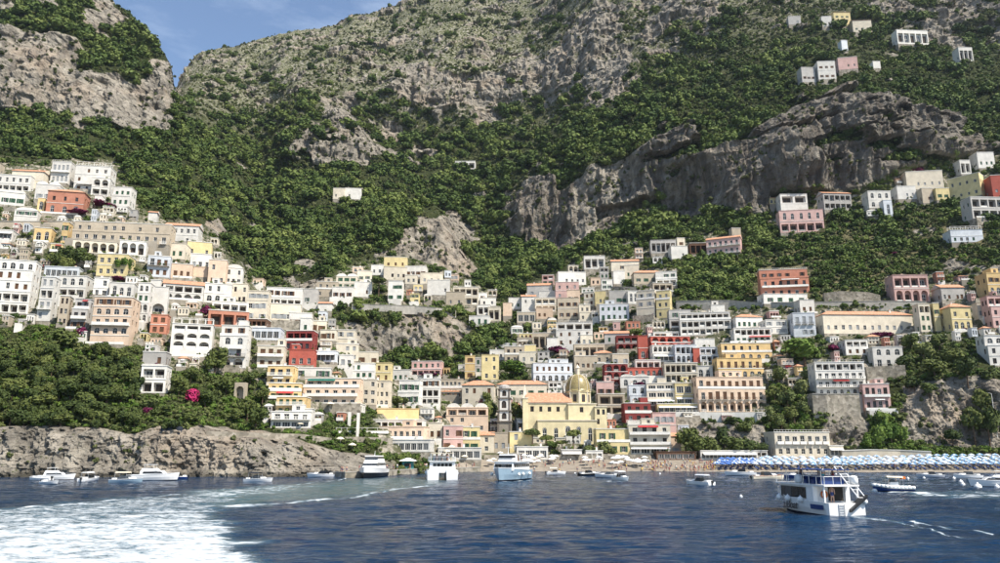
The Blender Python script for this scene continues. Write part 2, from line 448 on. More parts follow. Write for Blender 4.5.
def build_terrain():
    NU, NV = 1080, 760
    ul, _ = uv(-70, 281); ur, _ = uv(1070, 281)
    us = np.linspace(ul * 1.08, ur * 1.08, NU)
    d = np.empty((NU, NV)); v = np.empty((NU, NV))
    g = ground_v(us[:, None] + 0 * LD[None], LD[None] + 0 * us[:, None])
    # more samples where the ground rises in view, fewer where it is hidden behind a nearer ridge
    run = np.maximum.accumulate(g, 1)
    vis = np.clip(1 - (run - g) * 40, .12, 1)
    step = np.abs(np.diff(g, axis=1)) * 760 + (LD[1] - LD[0]) * 95
    step *= vis[:, 1:]
    step[:, DT[1:] < 252] *= .3
    cum = np.concatenate([np.zeros((NU, 1)), np.cumsum(step, 1)], 1)
    cum = gsm(cum / cum[:, -1:], 8, 0)
    for i in range(NU):
        t = np.linspace(0, 1, NV)
        ld = np.interp(t, cum[i], LD)
        d[i] = np.exp(ld); v[i] = ground_v(np.full(NV, us[i]), ld)
    u = us[:, None] + 0 * d
    px, py = pix(u, v)
    X, Y, Z = u * d * S, d * S, HC + v * d * S
    j1, j2 = fbm(X / 30, Y / 30, Z / 22, 4, 3), fbm(X / 30, Y / 30, Z / 22, 4, 40)
    def mask(polys, jit, sx=2, sy=2):
        m = np.zeros(px.shape, bool)
        qx, qy = px + j1 * jit * 1.6, py + j2 * jit
        for p in polys: m |= inpoly(qx, qy, p)
        return gsm(gsm(m.astype(float), sx, 0), sy, 1)
    rock = mask(ROCK, 19); town = mask(TOWN, 4); beach = mask(BEACH, 1.0, 1, 1)
    # high mountain: scrub with outcrops
    far = np.clip((d - 800) / 250, 0, 1)
    out = fbm(X / 22, Y / 50, Z / 15, 5, 77, .66)
    scrub = far * np.clip((150 - py) / 50, 0, 1)
    rock = np.maximum(rock, scrub * np.clip((out - .08) * 7, 0, 1) * .9)
    rock = np.maximum(rock, np.clip((fbm(X / 18, Y / 30, Z / 14, 4, 90) - .38) * 7, 0, 1) * .75 * (1 - town) * (d > 430))
    brk = np.clip((fbm(X / 17, Y / 30, Z / 13, 4, 93, .6) + .22) * 5, 0, 1)
    keep = ((d > 560) & (d < 770) & (px > 500)) | (d < 450)
    rock = np.where(keep, rock, rock * np.clip(.12 + brk + .45 * ((px > 380) & (px < 650) & (py < 130)) + .75 * (((px < 184) & (py < 140)) | ((px > 380) & (px < 492) & (py > 190) & (py < 282))), 0, 1))
    # ledges of green across the upper half of the middle cliffs
    ledg = np.clip((fbm(X / 26, Y / 40, Z / 7, 3, 94) + .30) * 4, 0, 1)
    rock = np.where((d > 560) & (d < 770) & (px > 640) & (py < 165), rock * np.clip(.15 + ledg, 0, 1), rock)
    town = np.where(d > 640, 0, town) * (1 - beach); rock = rock * (1 - beach) * (1 - .85 * town)
    # sea cliff keeps rock whatever the polygons say
    land = Z > .4
    slope_rough = rock
    big = fbm(X / 26, Y / 26, Z / 44, 4, 5, .55, True)
    fin = fbm(X / 7, Y / 7, Z / 10, 4, 6, .55, True)
    amp = np.clip(d * S / 420, .42, 1.7)
    rs = np.clip(rock * 1.2, 0, 1)
    # the middle cliffs lean out over their foot, with a cave under the pale face
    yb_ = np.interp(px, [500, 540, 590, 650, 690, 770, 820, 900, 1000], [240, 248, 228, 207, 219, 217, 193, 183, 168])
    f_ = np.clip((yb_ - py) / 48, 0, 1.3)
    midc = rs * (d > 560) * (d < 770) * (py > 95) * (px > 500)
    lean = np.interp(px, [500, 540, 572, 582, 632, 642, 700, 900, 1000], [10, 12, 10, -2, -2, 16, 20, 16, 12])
    X, Y = X + 0, Y - midc * f_ * lean
    cave = inpoly(px + j1 * 3, py + j2 * 3, [(598,203),(612,200),(645,198),(655,204),(640,208),(603,211)]) | inpoly(px + j1 * 4, py + j2 * 3, [(412,153),(426,151),(432,160),(416,163)])
    Y = Y + gsm(gsm(cave.astype(float), 1, 0), 1, 1) * 14
    flute = fbm(X / 10, Y / 60, Z / 75, 4, 15, .55, True)
    ledge = fbm(X / 70, Y / 70, Z / 8, 3, 16)
    butt = fbm(X / 42, Y / 70, Z / 90, 3, 18)
    push = rs * ((butt * 11 + big * 4.5 + flute * 4.0 + ledge * 2.6 + fin * 1.7) * amp)
    low = np.clip((Z - .5) / 6, 0, 1)
    wn_, wf_ = np.clip((430 - d) / 100, 0, 1), np.clip((d - 760) / 150, 0, 1)
    for sc_, wt, st_, am_ in ((5.0, wn_, 1.3, 1.0), (1.9, wn_, 1.2, 1.15), (8.0, (1 - wn_) * (1 - wf_), 3.2, .95), (15.0, wf_, 1.7, .9)):
        cr_ = fbm(X / sc_, Y / sc_, Z / (sc_ * st_), 4, 70 + int(sc_), .60, True)
        push += rs * wt * am_ * (cr_ * .45 + .26 * vnoise(X / (sc_ * .36), Y / (sc_ * .36), Z / (sc_ * .40 * st_), 71)) * sc_
    push -= rs * amp * 3.6
    push *= np.clip((Z + 6) / 8, 0, 1)
    Y2 = Y - push * .9; X2 = X + rs * amp * 2.2 * fbm(X / 12, Y / 12, Z / 9, 3, 8)
    Z2 = Z + rs * amp * 1.7 * fbm(X / 9, Y / 9, Z / 6, 3, 9) * low
    veg = (1 - rock) * (1 - town) * (1 - beach)
    Z2 += veg * low * fbm(X / 22, Y / 22, Z / 22, 4, 12) * 2.6 * amp
    # gullies and spurs down the wooded slopes
    Y2 -= (1 - town) * np.clip((d - 500) / 160, 0, 1) * (fbm(X / 95, Y / 190, Z / 190, 3, 14, .5, True) * 20 - 6)
    # terraces between the houses
    hstep = 4.6
    ph = Z / hstep + fbm(X / 40, Y / 40, 0 * X, 2, 21) * .8
    fr = ph - np.floor(ph)
    st = np.clip((fr - .62) / .30, 0, 1)
    Z2 += town * low * ((st - fr) * hstep) * .85
    face = town * ((fr > .60) & (fr < .95))
    # the beach itself is smooth
    dry = gsm(gsm(inpoly(px + j1 * 25, py + j2 * 15, [(744,300),(742,255),(800,232),(860,222),(940,208),(1100,215),(1100,262),(930,270),(880,300)]).astype(float), 4, 0), 4, 1) * (1 - town) * (1 - rock)
    verts = np.stack([X2, Y2, Z2], -1).reshape(-1, 3)
    idx = np.arange(NU * NV).reshape(NU, NV)
    q = np.stack([idx[:-1, :-1], idx[1:, :-1], idx[1:, 1:], idx[:-1, 1:]], -1).reshape(-1, 4)
    me = bpy.data.meshes.new('hillside')
    me.vertices.add(len(verts)); me.vertices.foreach_set('co', verts.ravel())
    me.loops.add(q.size); me.loops.foreach_set('vertex_index', q.ravel().astype(np.int32))
    me.polygons.add(len(q)); me.polygons.foreach_set('loop_start', np.arange(0, q.size, 4, dtype=np.int32))
    me.polygons.foreach_set('use_smooth', (rock[:-1, :-1] < .5).ravel())
    me.update(calc_edges=True)
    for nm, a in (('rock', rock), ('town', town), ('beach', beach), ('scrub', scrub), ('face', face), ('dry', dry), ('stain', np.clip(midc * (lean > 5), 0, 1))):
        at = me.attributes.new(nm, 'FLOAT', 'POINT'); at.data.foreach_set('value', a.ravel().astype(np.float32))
    o = put(me, 'hillside')
    tag(o, 'steep limestone mountainside with wooded slopes and bare cliffs above the bay', 'hillside', kind='structure')
    visible = (v >= run_at(us, d, v) - .010) & land
    return dict(o=o, X=X2, Y=Y2, Z=Z2, px=px, py=py, d=d, rock=rock, town=town, beach=beach, scrub=scrub, dry=dry, vis=visible, far=far)
def run_at(us, d, v):
    return np.maximum.accumulate(np.where(d < 0, -9, v), 1)

def m_ground():
    t = NT('hillside_ground'); t.set(.95, .08)
    p = t.pos()
    big, mid, fine = t.noise(p, .028, 6, .62), t.noise(p, .14, 6, .65), t.noise(p, .7, 5, .65)
    streak = t.noise(p, .16, 5, .6, (1, 1, .16))
    strata = t.noise(p, .20, 4, .6, (.25, .25, 1.5))
    rk = t.ramp(mid, [(.28, (.115, .105, .092)), (.44, (.235, .215, .185)), (.58, (.35, .32, .275)), (.76, (.46, .425, .37))])
    tuft = t.noise(p, .33, 5, .7)
    rk = t.mix(t.val(big, .50, .66, 0, .40), rk, (.40, .30, .22))
    rk = t.mix(t.val(streak, .50, .66, 0, .75), rk, (.12, .11, .10))
    rk = t.mix(t.val(strata, .58, .72, 0, .35), rk, (.46, .42, .36))
    rk = t.mix(t.val(fine, .60, .72, 0, .55), rk, (.075, .075, .065))
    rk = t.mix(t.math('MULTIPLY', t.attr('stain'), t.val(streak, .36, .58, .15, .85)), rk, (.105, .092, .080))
    rk = t.mix(t.val(tuft, .60, .66, 0, .8), rk, (.055, .07, .026))
    rk = t.mix(1.0, rk, (.84, .83, .80), 'MULTIPLY')
    so = t.ramp(mid, [(.3, (.020, .028, .010)), (.55, (.038, .046, .017)), (.75, (.085, .082, .040))])
    so = t.mix(t.val(fine, .60, .78, 0, .4), so, (.15, .13, .075))
    scr = t.ramp(tuft, [(.36, (.050, .064, .026)), (.48, (.095, .102, .048)), (.54, (.16, .15, .095)), (.60, (.33, .31, .27))])
    so = t.mix(t.attr('scrub'), so, scr)
    so = t.mix(t.math('MULTIPLY', t.attr('dry'), t.val(tuft, .35, .6)), so, t.ramp(fine, [(.3, (.09, .085, .04)), (.55, (.19, .165, .09)), (.8, (.30, .26, .18))]))
    tw = t.ramp(mid, [(.3, (.20, .175, .14)), (.55, (.36, .32, .26)), (.75, (.50, .46, .40))])
    gr = t.ramp(fine, [(.35, (.035, .05, .018)), (.7, (.10, .10, .05))])
    tw = t.mix(t.val(t.attr('face'), .2, .6), gr, tw)
    tw = t.mix(t.val(tuft, .40, .52, 0, .9), tw, gr)
    bc = t.ramp(fine, [(.3, (.17, .145, .115)), (.6, (.26, .225, .18)), (.8, (.33, .29, .24))])
    rmask = t.val(t.math('ADD', t.attr('rock'), t.val(mid, .3, .7, -.25, .25)), .42, .58)
    c = t.mix(rmask, so, rk)
    c = t.mix(t.attr('town'), c, tw)
    c = t.mix(t.attr('beach'), c, bc)
    # wet dark band where the swell washes the rock
    sep = t.new('ShaderNodeSeparateXYZ'); t.link(p, sep.inputs[0])
    wet = t.val(t.math('ADD', sep.outputs[2], t.val(mid, .3, .7, -1.0, 1.0)), 0.2, 1.7, .8, 0)
    c = t.mix(t.math('MULTIPLY', wet, t.math('SUBTRACT', 1.0, t.attr('beach'))), c, (.035, .033, .026))
    t.base(c)
    h = t.math('ADD', t.math('MULTIPLY', mid, 3.0), t.math('ADD', t.math('MULTIPLY', fine, 1.2), t.math('MULTIPLY', streak, 1.5)))
    h = t.math('MULTIPLY', h, t.val(t.attr('beach'), 0, 1, 1, .03))
    t.bump(h, .85, 1.3)
    return t.m
m_ground()
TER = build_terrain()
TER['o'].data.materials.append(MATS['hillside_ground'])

# ------------------------------------------------------------------ sea
WAKE = [(-60,512),(0,508),(60,504),(140,497.5),(200,491),(262,487.5),(300,484.5),(335,481),(300,488),(262,494),(235,501),(222,506),(214,511),(232,528),(246,545),(268,575),(-60,575)]
CHURN = [(200,491),(300,484),(345,479),(420,477),(445,484),(330,499),(225,507)]
LINE = [([(222,506.5),(270,506),(320,500.5),(345,499),(365,495),(395,490),(425,486)], 2.3), ([(-20,510),(60,505),(140,498),(225,491)], 1.8), ([(225,491.5),(268,488),(310,483.5),(345,479)], 1.4),
        ([(895,491.5),(920,493.8),(950,495),(1000,495.6),(1080,496)], 5.0), ([(850,517),(880,519),(915,523),(950,528),(990,533)], 1.3), ([(865,518),(900,523),(935,531),(965,538)], .9), ([(470,470.5),(488,471),(500,479)], .9), ([(492,480),(512,481.5),(530,479.5)], 1.0), ([(520,478),(532,477.5)], .8),
        ([(606,481),(636,482)], .5), ([(688,485),(712,485.5)], .8), ([(720,473.2),(752,475)], .9), ([(246,483),(270,484)], .5), ([(872,490),(884,491)], .7)]
def build_sea():
    def poly_d(px, py, pts):
        best = np.full(px.shape, 1e9)
        for (x0, y0), (x1, y1) in zip(pts, pts[1:]):
            t = np.clip(((px - x0) * (x1 - x0) + (py - y0) * 9 * (y1 - y0) * 9) / ((x1 - x0) ** 2 + (81 * (y1 - y0) ** 2)), 0, 1)
            best = np.minimum(best, np.hypot((px - x0 - t * (x1 - x0)) * .5, py - y0 - t * (y1 - y0)))
        return best
    NU, NV = 760, 560
    u = np.linspace(-.82, .82, NU)
    rows = np.concatenate([np.linspace(700, 565, 30)[:-1], np.linspace(565, 470.5, NV - 29)])
    _, v = uv(500, rows)
    d = HC / -v
    U, D = np.meshgrid(u, d, indexing='ij')
    X, Y = U * D, D
    px, py = pix(U, -HC / D)
    def wave(sx, sy, seed, rot):
        c, s = math.cos(rot), math.sin(rot)
        return fbm((X * c + Y * s) / sx, (-X * s + Y * c) / sy, 0 * X, 2, seed)
    fade = lambda l: np.clip(l * 5.5 / (D * D / (HC * 750) * 1.2 + .25), 0, 1)
    foam = gsm(gsm(inpoly(px + fbm(X / 3.0, Y / 6, 0 * X, 5, 61, .7) * 58, py + fbm(X / 4, Y / 7, 0 * X, 4, 60) * 3.5, WAKE).astype(float), 6, 0), 2, 1)
    edge = np.clip(1 - (px - 40) / 330, .25, 1)
    foam = foam * (.555 + .31 * np.clip((py - 497) / 35, 0, 1)) * (.86 + .25 * fbm(X / 14, Y / 40, 0 * X, 3, 65))
    churn = gsm(gsm(inpoly(px + fbm(X / 5, Y / 9, 0 * X, 3, 62) * 14, py + fbm(X / 8, Y / 14, 0 * X, 3, 63) * 3, CHURN).astype(float), 7, 0), 3, 1)
    for pts, w in LINE:
        dd = poly_d(px + fbm(X / 6, Y / 9, 0 * X, 3, 66) * 5, py + fbm(X / 4, Y / 8, 0 * X, 3, 67) * 1.1, pts)
        foam = np.maximum(foam, np.clip(1.1 - dd / w, 0, 1) * (.68 + .5 * fbm(X / 2.5, Y / 5, 0 * X, 3, 68)))
    Z = (wave(9, 5, 31, .35) * .20 * fade(6) + wave(4.2, 1.9, 32, -.2) * .15 * fade(2.4) + wave(1.9, .8, 33, .1) * .07 * fade(1.0)
         + foam * fbm(X / .9, Y / .9, 0 * X, 3, 34) * .10 * fade(1.0))
    verts = np.stack([X, Y, Z], -1).reshape(-1, 3)
    idx = np.arange(NU * NV + 0).reshape(NU, len(rows))
    q = np.stack([idx[:-1, :-1], idx[1:, :-1], idx[1:, 1:], idx[:-1, 1:]], -1).reshape(-1, 4)
    # the open water around and behind the ferry
    n = len(verts); B = 6000.0
    ring = [(-B, -B, 0), (B, -B, 0), (B, float(D[-1, 0]), 0), (-B, float(D[0, 0]), 0), (B, float(D[-1, -1]), 0), (-B, float(D[0, -1]), 0)]
    verts = np.concatenate([verts, np.array(ring)])
    faces = q.tolist()
    a, b, c, e = int(idx[0, 0]), int(idx[-1, 0]), int(idx[-1, -1]), int(idx[0, -1])
    faces += [[n, n + 1, b, a], [n + 1, n + 2, b], [n + 3, n, a], [n + 2, n + 4, c, b], [n + 5, n + 3, a, e]]
    me = bpy.data.meshes.new('sea'); me.from_pydata(verts.tolist(), [], faces)
    me.polygons.foreach_set('use_smooth', [True] * len(faces))
    for nm, arr in (('foam', foam), ('churn', churn)):
        at = me.attributes.new(nm, 'FLOAT', 'POINT')
        at.data.foreach_set('value', np.concatenate([arr.ravel(), np.zeros(6)]).astype(np.float32))
    t = NT('sea_water'); t.set(.09, .14); t.b.inputs['IOR'].default_value = 1.33
    p = t.pos()
    f1 = t.noise(p, .60, 8, .74, (.55, 1.0, 1)); f2 = t.noise(p, 2.3, 6, .7, (.5, 1.0, 1)); f3 = t.noise(p, .12, 3, .5, (1, .6, 1))
    fm = t.math('ADD', t.math('MULTIPLY', f1, .65), t.math('MULTIPLY', f2, .35))
    thr = t.math('SUBTRACT', 1.0, t.attr('foam'))
    cover = t.val(t.math('SUBTRACT', fm, t.val(thr, 0, 1, .36, .74)), -.06, .12)
    deep = t.mix(t.val(f3, .35, .65), (.0015, .016, .046), (.003, .026, .066))
    deep = t.mix(t.math('MULTIPLY', t.attr('churn'), .75), deep, (.060, .105, .115))
    deep = t.mix(t.math('MULTIPLY', t.attr('foam'), .8, True), deep, (.10, .17, .20))
    t.base(t.mix(t.math('MULTIPLY', cover, t.val(f2, .3, .7, .55, 1.0)), deep, (.74, .76, .77)))
    t.link(t.val(cover, 0, 1, .09, .8), t.b.inputs['Roughness'])
    w1 = t.noise(p, .9, 5, .6, (.6, 1.7, 1)); w2 = t.noise(p, .22, 4, .6, (.6, 1.6, 1))
    h = t.math('ADD', t.math('MULTIPLY', w1, .26), t.math('MULTIPLY', w2, .75))
    t.bump(h, .75, 1.0)
    me.materials.append(t.m)
    me.update()
    tag(put(me, 'sea'), 'dark blue rippled sea with a broad white wake fanning out', 'sea', kind='structure')
build_sea()

# ------------------------------------------------------------------ foliage meshes
def crown_mesh(name, seed, mat, lobes=7, n=150, leaf=.17, squash=.8, flat=False):
    """leaf clumps spread over a lumpy crown one unit wide, base at z = 0"""
    rg = np.random.default_rng(seed)
    mb = MB(); cs = []
    for i in range(lobes):
        a = rg.uniform(0, 6.28); r = rg.uniform(.08, .30) if i else 0
        cs.append((r * math.cos(a), r * math.sin(a), rg.uniform(.30, .62) * squash if not flat else rg.uniform(.80, .9), rg.uniform(.17, .28)))
    tot = sum(c[3] ** 2 for c in cs)
    for cx, cy, cz, r in cs:
        # dark inner body of each clump
        rr = []
        for zt in (-.8, -.1, .55, .85):
            k = math.sqrt(1 - zt * zt) * r * .80
            rr.append([(cx + k * math.cos(t + zt) * rg.uniform(.85, 1.12), cy + k * math.sin(t + zt) * rg.uniform(.85, 1.12), cz + zt * r * (.8 if not flat else .4)) for t in np.linspace(0, 6.28, 7)[:-1]])
        mb.rings(rr, mat)
        for q in range(int(n * r * r / tot)):
            d = rg.normal(size=3); d /= np.linalg.norm(d)
            if d[2] < -.55: d[2] = -d[2]
            k = r * rg.uniform(.86, 1.16)
            p = np.array([cx, cy, cz]) + d * k * np.array([1, 1, .85 if not flat else .42])
            s = leaf * rg.uniform(.55, 1.15)
            nrm = d + rg.normal(size=3) * .55; nrm /= np.linalg.norm(nrm)
            a = np.cross(nrm, rg.normal(size=3)); a /= np.linalg.norm(a); b = np.cross(nrm, a)
            a, b = a * s * .5, b * s * .5 * rg.uniform(.6, 1)
            mb.face([p - a - b * .6, p + a * .5 - b, p + a + b * .5, p - a * .4 + b], mat)
    return mb.mesh(name)
def trunk_mesh(name, seed, h=.62, r=.035, flat=False):
    rg = np.random.default_rng(seed); mb = MB()
    x = y = 0; rings = []
    for k in range(5):
        t = k / 4; rr = r * (1.35 - .75 * t)
        rings.append([(x + rr * math.cos(a), y + rr * math.sin(a), h * t - .12 * (k == 0)) for a in np.linspace(0, 6.28, 7)[:-1]])
        x += rg.normal() * .018; y += rg.normal() * .018
    mb.rings(rings, 'bark')
    for i in range(4):
        a = i * 1.57 + rg.uniform(-.4, .4); z = h * rg.uniform(.6, .9)
        mb.tube((x * .7, y * .7, z), (x + .26 * math.cos(a), y + .26 * math.sin(a), z + .2), r * .5, r * .2, 'bark', 5)
    return mb.mesh(name)

def hidden_collection(name, meshes):
    c = bpy.data.collections.new(name)
    for i, m in enumerate(meshes):
        c.objects.link(bpy.data.objects.new('%s_%02d' % (name, i), m))
    return c
def scatter(name, col, pts, scl, rot, idx, label, cat):
    me = bpy.data.meshes.new(name)
    me.vertices.add(len(pts)); me.vertices.foreach_set('co', np.asarray(pts, np.float32).ravel())
    a = me.attributes.new('scl', 'FLOAT_VECTOR', 'POINT'); a.data.foreach_set('vector', np.asarray(scl, np.float32).ravel())
    a = me.attributes.new('rot', 'FLOAT_VECTOR', 'POINT'); a.data.foreach_set('vector', np.asarray(rot, np.float32).ravel())
    a = me.attributes.new('idx', 'INT', 'POINT'); a.data.foreach_set('value', np.asarray(idx, np.int32))
    o = put(me, name)
    ng = bpy.data.node_groups.new(name + '_nodes', 'GeometryNodeTree')
    ng.interface.new_socket('Geometry', in_out='INPUT', socket_type='NodeSocketGeometry')
    ng.interface.new_socket('Geometry', in_out='OUTPUT', socket_type='NodeSocketGeometry')
    N, L = ng.nodes, ng.links
    gi, go = N.new('NodeGroupInput'), N.new('NodeGroupOutput')
    ip = N.new('GeometryNodeInstanceOnPoints'); ci = N.new('GeometryNodeCollectionInfo')
    ci.inputs['Collection'].default_value = col; ci.inputs['Separate Children'].default_value = True; ci.inputs['Reset Children'].default_value = True
    def na(t, n):
        x = N.new('GeometryNodeInputNamedAttribute'); x.data_type = t; x.inputs[0].default_value = n; return x.outputs[0]
    L.new(gi.outputs[0], ip.inputs['Points']); L.new(ci.outputs[0], ip.inputs['Instance'])
    ip.inputs['Pick Instance'].default_value = True
    L.new(na('INT', 'idx'), ip.inputs['Instance Index']); L.new(na('FLOAT_VECTOR', 'rot'), ip.inputs['Rotation']); L.new(na('FLOAT_VECTOR', 'scl'), ip.inputs['Scale'])
    L.new(ip.outputs[0], go.inputs[0])
    md = o.modifiers.new('scatter', 'NODES'); md.node_group = ng
    return tag(o, label, cat, kind='stuff')

forest_col = hidden_collection('crown_forest', [crown_mesh('crown_forest', 100 + i, MATS['leaf_forest'], 6 + i % 3, 170, .17, .85) for i in range(6)])
scrub_col = hidden_collection('crown_scrub', [crown_mesh('crown_scrub', 200 + i, MATS['leaf_scrub'], 4 + i % 2, 70, .24, .7) for i in range(4)])
olive_col = hidden_collection('crown_olive', [crown_mesh('crown_olive', 300 + i, MATS['leaf_olive' if i % 3 else 'leaf_bright'], 5, 110, .2, .75) for i in range(6)])

ivy_col = hidden_collection('crown_ivy', [crown_mesh('crown_ivy', 350 + i, MATS['leaf_bright'], 4, 60, .26, .6) for i in range(3)])
def seat(px, py):
    """distance of the finished ground surface seen at a photo pixel"""
    if '_p' not in TER:
        TER['_p'] = [a.ravel() for a in pix(TER['X'] / TER['Y'], (TER['Z'] - HC) / TER['Y'])] + [TER['Y'].ravel()]
    a, b, y = TER['_p']
    k = (np.abs(a - px) < 3) & (np.abs(b - py) < 2.5)
    return float(y[k].min()) if k.any() else hit(px, py)
def scatter_all():
    g = TER; rg = np.random.default_rng(21)
    shp = g['X'].shape
    # area each vertex covers in the view, so that planting is even over the slopes one sees
    dpx = np.gradient(g['px'], axis=0); dpy = np.abs(np.gradient(g['py'], axis=1))
    area = np.clip(dpx * dpy, 0, 6) + .15
    veg = np.clip(1 - g['rock'] * 1.35, 0, 1) * (1 - g['town']) * (1 - g['beach'])
    veg *= g['vis']
    on = (g['px'] > -60) & (g['px'] < 1060) & (g['py'] > -25)
    green = (g['px'] > 560) & (g['py'] > 60)                      # the terraced right-hand slope: olives and maquis
    clear = np.ones(shp)
    def pick(w, most):
        w = np.clip(w, 0, 1)
        k = np.argwhere(rg.uniform(size=shp) < w)
        return k
    def emit(name, k, col, ncol, size, label, cat, sink=.12, tall=(.8, 1.15)):
        i, j = k[:, 0], k[:, 1]; n = len(k)
        s = size(i, j, n)
        # nothing grows inside the houses or up against their fronts
        qx, qy = pix(g['X'][i, j] / g['Y'][i, j], (g['Z'][i, j] - HC) / g['Y'][i, j])
        hp = s / g['Y'][i, j] * F
        free = np.ones(n, bool)
        for x0, x1, y0, y1 in USED_RECTS: free &= ~((qx > x0 - hp * .3) & (qx < x1 + hp * .3) & (qy > y0) & (qy < y1 + hp * np.where(g['Y'][i, j] > 400, .05, .5)))
        i, j, s = i[free], j[free], s[free]; n = len(i)
        P = np.stack([g['X'][i, j] + rg.normal(size=n) * .8, g['Y'][i, j] + rg.normal(size=n) * .8, g['Z'][i, j] - s * sink], -1)
        sc_ = np.stack([s * rg.uniform(.85, 1.2, n), s * rg.uniform(.85, 1.2, n), s * rg.uniform(tall[0], tall[1], n)], -1)
        rot = np.stack([rg.normal(size=n) * .1, rg.normal(size=n) * .1, rg.uniform(0, 6.28, n)], -1)
        scatter(name, col, P, sc_, rot, rg.integers(0, ncol, n), label, cat)
        return n
    thick = np.clip(.60 + 1.25 * fbm(g['X'] / 26, g['Y'] / 26, g['Z'] / 26, 3, 55), .12, 1)
    grove = np.clip((fbm(g['X'] / 60, g['Y'] / 90, g['Z'] / 40, 3, 56) + .15) * 4, 0, 1) * (g['px'] > 600) * (g['d'] > 620) * np.clip((140 - g['py']) / 30, 0, 1)
    w = area * veg * on * (1 - .78 * grove) * (1 - .72 * g['dry']) * .110 * np.clip(1 - .80 * g['scrub'], .1, 1) * thick * (g['d'] > 400)
    k = pick(w, 0)
    dens = lambda i, j, n: (3.4 + 10.5 * rg.uniform(0, 1, n) ** 2.4) * np.clip(g['d'][i, j] / 640, .72, 1.35)
    n1 = emit('forest', k, forest_col, 6, dens, 'dense dark green woodland covering the mountain slopes above the town', 'woodland')
    w = area * veg * on * .26 * np.clip(g['scrub'], 0, 1) * thick
    n2 = emit('scrub', pick(w, 0), scrub_col, 4, lambda i, j, n: rg.uniform(2.2, 5.0, n), 'sparse olive green scrub on the high rocky mountain', 'scrub')
    w = area * on * g['vis'] * .11 * (1 - .45 * g['dry']) * np.clip(1 - g['rock'] * 1.35, 0, 1) * (g['town'] * 1.2 + (1 - g['town']) * 1.0 * ((green & (g['d'] < 640)) | (g['d'] < 420) | (grove > .2))) * (1 - g['beach']) * ((g['d'] < 640) | (grove > .2))
    n3 = emit('maquis', pick(w, 0), olive_col, 6, lambda i, j, n: rg.uniform(1.8, 4.6, n) * np.where(g['town'][i, j] > .5, .70, 1) * np.clip(g['d'][i, j] / 430, .6, 1.3), 'mixed green shrubs and olive bushes on the terraces between the houses', 'shrubs', .2)
    ivy = inpoly(g['px'], g['py'], [(872,458),(884,440),(905,444),(925,443),(960,450),(990,457),(985,460)]) | inpoly(g['px'], g['py'], [(862,452),(868,420),(892,412),(905,440),(892,452)])
    emit('ivy_bank', pick(area * on * g['vis'] * ivy * .45, 0), ivy_col, 3, lambda i, j, n: rg.uniform(.9, 2.0, n), 'bright green creeper bank spilling down behind the beach umbrellas', 'ivy', .3)
    w = area * veg * on * .10 * (g['d'] > 400) * (1 - g['scrub'])
    emit('undergrowth', pick(w, 0), scrub_col, 4, lambda i, j, n: rg.uniform(1.8, 4.0, n) * np.clip(g['d'][i, j] / 600, .7, 1.4), 'low green undergrowth between the trees of the mountain wood', 'shrubs')
    w = area * on * g['vis'] * g['town'] * .075 * (g['d'] < 640) * np.clip(.45 + 1.6 * fbm(g['X'] / 25, g['Y'] / 25, g['Z'] / 25, 2, 59), 0, 1.4)
    emit('garden_greenery', pick(w, 0), forest_col, 6, lambda i, j, n: rg.uniform(2.4, 5.2, n) * np.clip(g['d'][i, j] / 450, .7, 1.2), 'dark green garden trees filling the gaps between the stacked houses', 'shrubs', .15)
    # tufts clinging to the cliffs
    w = area * on * g['vis'] * g['rock'] * np.where(g['d'] < 330, .016, .036) * np.clip(.5 + 1.6 * fbm(g['X'] / 20, g['Y'] / 20, g['Z'] / 20, 3, 58), 0, 1.5) * (1 - g['beach']) * (g['Z'] > 3.5)
    n4 = emit('cliff_shrubs', pick(w, 0), scrub_col, 4, lambda i, j, n: (.8 + 3.2 * rg.uniform(0, 1, n) ** 2) * np.clip(g['d'][i, j] / 450, .6, 1.8), 'small shrubs clinging to the ledges of the limestone cliffs', 'shrubs')
    print('SCATTER', n1, n2, n3, n4)

